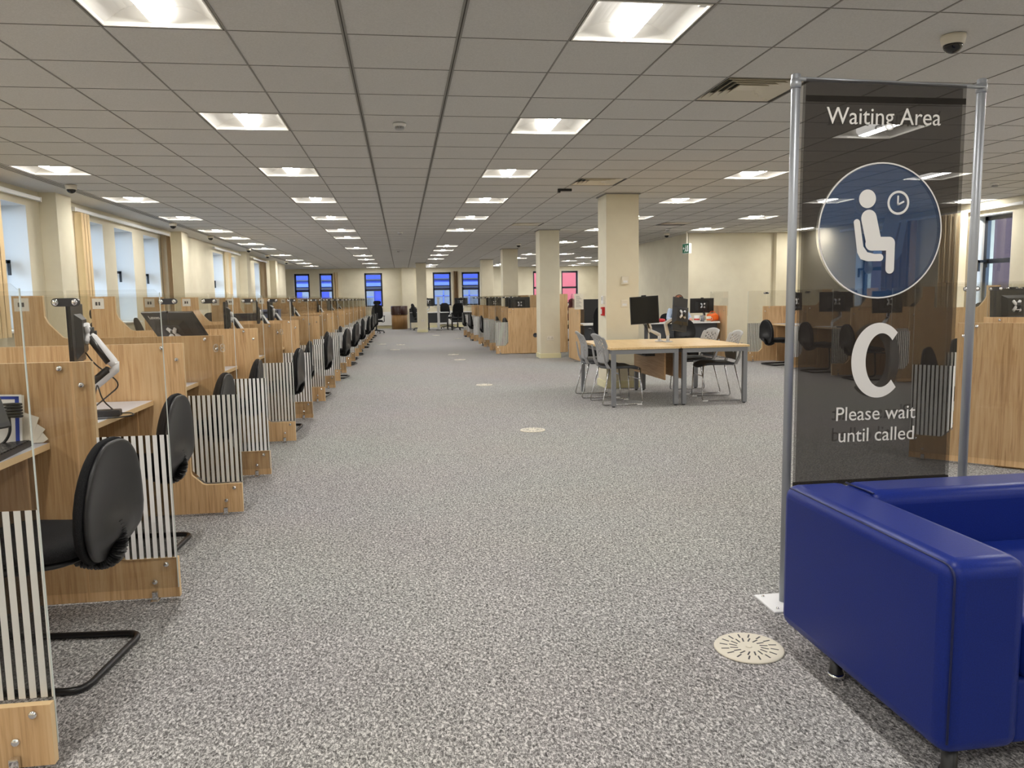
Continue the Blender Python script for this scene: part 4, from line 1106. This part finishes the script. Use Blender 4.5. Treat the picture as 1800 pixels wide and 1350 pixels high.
# the seated person
def person():
    t = thing('person', 'person in a pale blue shirt and headset seated behind the staff desk', 'person', (5.88, 16.05, 0), 0)
    bm = bmesh.new(); sk = bm.verts.layers.skin.verify(); V = {}
    def v(n, co, r, ry=None): V[n] = bm.verts.new(co); V[n][sk].radius = (r, ry or r)
    v('pelvis', (0, .05, .52), .15, .12); v('waist', (0, .03, .68), .14, .11); v('chest', (0, -.03, .86), .165, .12); v('neckb', (0, -.07, 1.0), .08, .07); v('neck', (0, -.1, 1.07), .055)
    v('head', (.0, -.14, 1.15), .08, .088); v('crown', (.0, -.135, 1.235), .072, .08)
    for s, n in ((-1, 'l'), (1, 'r')):
        v('sh'+n, (s*.17, -.05, .955), .062); v('el'+n, (s*.25, -.16, .76), .045); v('wr'+n, (s*.17, -.38, .775), .03); v('ha'+n, (s*.14, -.46, .768), .033, .018)
        v('hip'+n, (s*.1, .0, .5), .09); v('kn'+n, (s*.13, -.4, .5), .07); v('an'+n, (s*.13, -.38, .1), .045); v('to'+n, (s*.14, -.52, .045), .04, .035)
        for k in range(4): v('f%d%s' % (k, n), (s*(.12+.018*k-.01), -.53-.008*(1 if k in (1, 2) else 0), .752), .0085)
        v('th'+n, (s*.1, -.48, .762), .0095)
    E = [('pelvis', 'waist'), ('waist', 'chest'), ('chest', 'neckb'), ('neckb', 'neck'), ('neck', 'head'), ('head', 'crown')]
    for n in 'lr':
        E += [('chest', 'sh'+n), ('sh'+n, 'el'+n), ('el'+n, 'wr'+n), ('wr'+n, 'ha'+n), ('pelvis', 'hip'+n), ('hip'+n, 'kn'+n), ('kn'+n, 'an'+n), ('an'+n, 'to'+n), ('ha'+n, 'th'+n)]
        E += [('ha'+n, 'f%d%s' % (k, n)) for k in range(4)]
    for a, c in E: bm.edges.new((V[a], V[c]))
    V['pelvis'][sk].use_root = True
    me = bpy.data.meshes.new('body'); bm.to_mesh(me); bm.free(); o = bpy.data.objects.new('tmp_body', me); COL.objects.link(o)
    o.modifiers.new('s', 'SKIN'); ss = o.modifiers.new('d', 'SUBSURF'); ss.levels = ss.render_levels = 2
    dg = bpy.context.evaluated_depsgraph_get(); m2 = bpy.data.meshes.new_from_object(o.evaluated_get(dg)); bpy.data.objects.remove(o)
    for mm in ('shirt', 'skin', 'trouser', 'black'): m2.materials.append(MT[mm])
    for p in m2.polygons:
        c = p.center; p.use_smooth = True
        p.material_index = 1 if (c.z > 1.035 or (c.y < -.36 and c.z > .7)) else (3 if c.z < .09 else (2 if c.z < .6 else 0))
    for vv in m2.vertices:      # brow, nose and chin
        c = vv.co
        if c.z > 1.08 and c.y < -.2 and abs(c.x) < .03: vv.co.y -= .018*math.exp(-((c.z-1.15)/.02)**2)
    m2.name = 'body'; b = bpy.data.objects.new('body', m2); COL.objects.link(b); b.parent = t
    for s in (-1, 1):
        MB().blob((s*.03, -.222, 1.175), (.012, .008, .008), 2, 12, 8).build('eye', 'ink', b)
        MB().blob((s*.083, -.13, 1.16), (.012, .022, .034), 2, 12, 8).build('ear', 'skin', b)
    MB().box(-.022, .022, -.226, -.218, 1.108, 1.114).build('mouth', 'redprint', b)
    hb = MB(); hb.blob((0, -.105, 1.2), (.085, .085, .085), 2.2, 20, 10, lambda u, q: Vector((q.x, max(q.y, -.12), max(q.z, 1.14)))); hb.build('hair', 'hair', t)
    return t
person()
t = thing('headset', 'black headset worn by the person behind the staff desk', 'headset', (5.88, 15.91, 1.16))
b = MB(); b.tube([(.1*math.cos(a*PI/12), 0, .0+.125*math.sin(a*PI/12)) for a in range(13)], .007, 8); b.build('headband', 'black', t)
for s in (-1, 1):
    b = MB(); b.blob((s*.108, 0, 0), (.022, .036, .042), 2.6, 14, 10); b.build('ear_cup', 'black', t)
b = MB(); b.tube([(-.11, 0, -.02), (-.1, -.07, -.06), (-.05, -.12, -.06)], .004, 6); b.build('microphone', 'black', t)
pc = PTK.place((5.88, 16.22, 0), PI/2, 'black swivel chair the person sits on', 'staff chairs'); pc.scale.z = .8

# ------------------------------------------------------------------ far end of the room
t = thing('drum_cupboard', 'brown round drum cupboard with a dark top at the end of the aisle', 'cupboard', (-.1, 34.0, 0))
MB().lathe([(0, 0), (.34, 0), (.34, .62), (0, .62)], seg=32).build('body', 'walnut', t)
MB().lathe([(0, .62), (.35, .62), (.36, .66), (.36, .98), (.34, 1.0), (0, 1.0)], seg=32).build('top', 'darkwood', t)
for s in (-1, 1): MB().blob((s*.04, -.35, .66), (.015, .015, .015), 2, 10, 8).build('knob', 'chrome', t)
staff_desk(.3, 1.0, 32.9, 33.7, .73, 'grey staff desk beside the drum cupboard', top='grey')
staff_desk(1.05, 1.95, 32.0, 32.8, .73, 'staff desk partly behind the lone column', legs='blackmetal')
staff_desk(2.02, 3.2, 32.0, 32.8, .73, 'staff desk by the far windows left of the right booths', legs='blackmetal')
t = thing('desk_phone', 'black desk printer on the grey desk beside the drum cupboard', 'printer', (.5, 33.3, .73))
MB().box(-.17, .17, -.15, .15, 0, .16, bev=.02).build('body', 'black', t); MB().box(-.12, .12, -.1, .1, .16, .21, bev=.015).build('lid', 'darkgrey', t)
t.name = 'desk_printer'
BM.place((1.02, 32.25, .73), .1, 'black monitor just right of the lone column at the far end', 'far monitors')
BM.place((2.42, 32.25, .73), -.1, 'black monitor in front of the far window by the right booths', 'far monitors')
PTK.place((.78, 32.3, 0), PI*.9, 'black swivel chair left of the lone column', 'far chairs')
PTK.place((1.95, 33.3, 0), PI/2+.3, 'black swivel chair behind the far desk with its back to the window', 'far chairs')
PTK.place((2.25, 31.5, 0), -PI/2, 'black swivel chair in front of the far desk', 'far chairs')
t = thing('white_post_screen', 'pale upright screen between the two far desks', 'screen', (1.5, 31.9, 0))
MB().box(-.05, .05, -.02, .02, 0, 1.33).build('panel', 'whitemetal', t); MB().box(-.12, .12, -.15, .15, 0, .02).build('foot', 'blackmetal', t)

# ------------------------------------------------------------------ waiting area sign
PX0, PX1, SY, PT = 1.535, 2.327, 2.885, 2.12
t = thing('waiting_sign', 'tall charcoal banner sign reading Waiting Area C on two aluminium poles', 'sign', ((PX0+PX1)/2, SY, 0))
cx = (PX0+PX1)/2; ox = -cx
for x in (PX0, PX1):
    b = MB(); b.tube([(x+ox, .015, .006), (x+ox, .015, PT-.004), (x+ox, .015, PT)], [.0175, .0175, .014], 18); b.build('pole', 'pole', t)
    b = MB(); b.box(x+ox-.09, x+ox+.09, -.085, .1, 0, .008, bev=.002)
    bp = b.build('base_plate', 'whitemetal', t)
    for (dx, dy) in ((-.06, -.055), (.06, -.055), (-.06, .075), (.06, .075)): MB().lathe([(0, .008), (.008, .008), (.006, .012), (0, .012)], x+ox+dx, dy, 10).build('screw', 'chrome', bp)
    b = MB(); b.tube([(x+ox, .015, PT-.055), (x+ox, .015, PT-.02)], .0205, 16); b.build('clamp_ring', 'pole', t)
b = MB(); b.tube([(PX0+ox, .0, PT-.022), (PX1+ox, .0, PT-.036)], .008, 12); b.build('top_bar', 'pole', t)
BX0, BX1, BT, BB = 1.560, 2.243, 2.098, .50
CXc, CZc, RC = 1.894, 1.520, .262
def sheet(y, mate, name):
    b = MB(); z0, z1 = CZc-RC-.03, CZc+RC+.03
    def quad(P): b.bm.faces.new([b.bm.verts.new((p[0]+ox, y, p[1])) for p in P])
    quad([(BX0, BB), (BX1, BB), (BX1, z0), (BX0, z0)]); quad([(BX0, z1), (BX1, z1), (BX1, BT-.012), (BX0+.004, BT)])
    an = sorted([2*PI*k/72 for k in range(72)]+[math.atan2(zz-CZc, xx-CXc) % (2*PI) for xx in (BX0, BX1) for zz in (z0, z1)]); an.append(an[0]+2*PI)
    def edge(a):
        c, q = math.cos(a), math.sin(a); t_ = []
        if abs(c) > 1e-6: t_.append(((BX1 if c > 0 else BX0)-CXc)/c)
        if abs(q) > 1e-6: t_.append(((z1 if q > 0 else z0)-CZc)/q)
        m_ = min(t_); return (CXc+c*m_, CZc+q*m_)
    for a0, a1 in zip(an, an[1:]):
        if a1-a0 < 1e-5: continue
        quad([(CXc+RC*math.cos(a0), CZc+RC*math.sin(a0)), edge(a0), edge(a1), (CXc+RC*math.cos(a1), CZc+RC*math.sin(a1))])
    bmesh.ops.remove_doubles(b.bm, verts=b.bm.verts[:], dist=.0004)
    return b.build(name, mate, t)
front_s = sheet(-.010, 'banner', 'front_cloth')
back_s = sheet(.010, 'banner', 'back_cloth')
b = MB(); b.box(BX0+ox+.004, BX1+ox-.002, -.0125, -.0105, 2.012, 2.035); b.build('hem_seam', 'bannerhem', t)
b = MB(); b.box(BX0+ox, BX1+ox, -.011, .011, BB-.006, BB+.012); b.build('bottom_bar', 'bannerhem', t)
def capsule(p, q, r, n=10):
    a = math.degrees(math.atan2(q[1]-p[1], q[0]-p[0])); return arc(q[0], q[1], r, a-90, a+90, n)+arc(p[0], p[1], r, a+90, a+270, n)
def ring(b, cx_, cz, r1, r2, y0, y1, a0=0, a1=360, n=72):
    for k in range(n):
        u, v = math.radians(a0+(a1-a0)*k/n), math.radians(a0+(a1-a0)*(k+1)/n)
        b.prism([(cx_+r1*math.cos(u), cz+r1*math.sin(u)), (cx_+r2*math.cos(u), cz+r2*math.sin(u)), (cx_+r2*math.cos(v), cz+r2*math.sin(v)), (cx_+r1*math.cos(v), cz+r1*math.sin(v))], y0, y1)
def letter_c(b, cx_, cz, rx, rz_, th, y0, y1):
    # outer and inner ellipses open to the right
    n = 44; a0, a1 = math.radians(47), math.radians(313); O, I = [], []
    for k in range(n+1):
        a = a0+(a1-a0)*k/n; O.append((cx_+rx*math.cos(a), cz+rz_*math.sin(a))); I.append((cx_+.012+(rx-th)*math.cos(a), cz+(rz_-th*.85)*math.sin(a)))
    for k in range(n): b.prism([O[k], O[k+1], I[k+1], I[k]], y0, y1)
def prints(side, mate, bluem):
    """side -1: front print read from the camera; +1: the same print on the other face, mirrored"""
    s = side; mx = (BX0+BX1)/2
    fx = lambda x: (x if s < 0 else 2*mx-x)+ox
    ys = lambda k: tuple(sorted((s*(.0112+.0006*k), s*(.0116+.0006*k))))
    def P(pts): return [(fx(x), z) for x, z in pts]
    b = MB(); b.bm.faces.new([b.bm.verts.new((p[0], s*.010, p[1])) for p in P(arc(CXc, CZc, RC, 0, 355, 71))]); b.build('blue_disc', bluem, t)
    b = MB(); ring(b, fx(CXc), CZc, RC-.001, RC+.0045, *ys(1)); b.build('disc_outline', mate, t)
    b = MB(); y = ys(2)
    b.prism(P(arc(1.833, 1.645, .036, 0, 350, 35)), *y)
    # torso, thigh and shin as one rounded shape, then the chair
    b.prism(P(capsule((1.842, 1.57), (1.866, 1.478), .033)), *y)
    y3 = ys(3)
    b.prism(P(arc(1.857, 1.47, .027, 90, 270, 10)+[(1.9205, 1.443), (1.9205, 1.37)]+arc(1.939, 1.37, .0185, 180, 360, 10)+[(1.9575, 1.46)]+arc(1.932, 1.4715, .0255, 0, 90, 6)), *y3)
    b.build('seated_figure', mate, t)
    b = MB(); b.prism(P([(1.778, 1.553)]+[(1.778+.0, 1.553)][:0]+arc(1.791, 1.553, .0135, 180, 20, 8)+[(1.822, 1.46), (1.84, 1.437), (1.872, 1.43)]+arc(1.895, 1.416, .0145, 90, -90, 8)+[(1.84, 1.4015), (1.812, 1.41), (1.797, 1.435)]), *y); b.build('chair_symbol', mate, t)
    b = MB(); ring(b, fx(1.966), 1.630, .038, .047, *y, n=40); b.prism(P(capsule((1.964, 1.655), (1.964, 1.622), .0035)), *y); b.prism(P(capsule((1.964, 1.622), (1.988, 1.634), .0035)), *y); b.build('clock_symbol', mate, t)
    b = MB(); letter_c(b, 0, 0, .118, .152, .05, *y)
    o = b.build('letter_C', mate, t); o.location = (fx(1.905), 0, 1.004); o.scale.x = 1 if s < 0 else -1
    fac = (lambda x, z: facing_south(x+ox, -.0126, z)) if s < 0 else (lambda x, z: facing_north(2*mx-(2*mx-x)-0+ox, .0126, z))
    xm = 1.893
    if s > 0: xm = 2*mx-xm
    xw = lambda x: x if s < 0 else 2*mx-x
    text('heading_lettering', 'Waiting Area', .0915, mate, t, fac(xm, 1.930), 'CENTER', .0, 1.0, .0003, .98)
    text('wait_lettering', 'Please wait', .081, mate, t, fac(xm+(.008 if s < 0 else -.008), .762), 'CENTER', .0, 1.0, .0003, .98)
    text('until_lettering', 'until', .081, mate, t, fac(xw(1.878), .674), 'RIGHT', .0, 1.0, .0003, .98)
    text('called_lettering', 'called', .081, mate, t, fac(xw(1.898), .674), 'LEFT', .0, 1.0, .0003, .98)
prints(-1, 'print', 'blue')
prints(1, 'printback', 'blue')

# ------------------------------------------------------------------ blue sofa
t = thing('blue_sofa', 'blue leather box sofa with square arm and chrome feet', 'sofa', (1.33, 1.68, 0))
BZ = .085; TZ = .605; W_ = 1.75; D_ = .865
def pad(name, x0, x1, y0, y1, z0, z1, bev, mate='leather'):
    b = MB(); b.box(x0, x1, y0, y1, z0, z1, 0, bev); return b.build(name, mate, t)
def stitched(name, x0, x1, y0, y1, z0, z1, bev, seam):
    o = pad(name, x0, x1, y0, y1, z0, z1, bev); b = MB()
    for path in seam: b.tube(fillet(path, bev*.9, 5), .0032, 6)
    b.build('seam', 'piping', o); return o
aw = .232
e = .012
stitched('arm', 0, aw, 0, D_, BZ, TZ, .045, [[(e+.004, .004, BZ+.04), (e+.004, .004, TZ-e), (e+.004, D_-.03, TZ-e)]])
stitched('arm', W_-aw, W_, 0, D_, BZ, TZ, .045, [[(W_-e-.004, .004, BZ+.04), (W_-e-.004, .004, TZ-e), (W_-e-.004, D_-.03, TZ-e)]])
stitched('backrest', aw-.012, W_-aw+.012, D_-.2, D_, BZ, TZ, .045, [[(aw+.004, D_-.185, TZ-.006), (aw+.004, D_-.02, TZ-.006)]])
pad('seat_base', aw-.012, W_-aw+.012, .03, D_-.18, BZ, .27, .02)
pad('seat_cushion', aw+.002, W_-aw-.002, .005, D_-.19, .265, .42, .04)
for x, y in ((.07, .60), (.07, .06), (W_-.07, .60), (W_-.07, .06)):
    b = MB(); b.lathe([(0, .004), (.024, .004), (.024, .02), (.02, .024), (.02, BZ+.004), (0, BZ+.004)], x, y, 20); lg = b.build('foot', 'black', t)
    b = MB(); b.lathe([(0, 0), (.028, 0), (.028, .012), (.0245, .018), (0, .018)], x, y, 20); b.build('chrome_cap', 'chrome', lg)
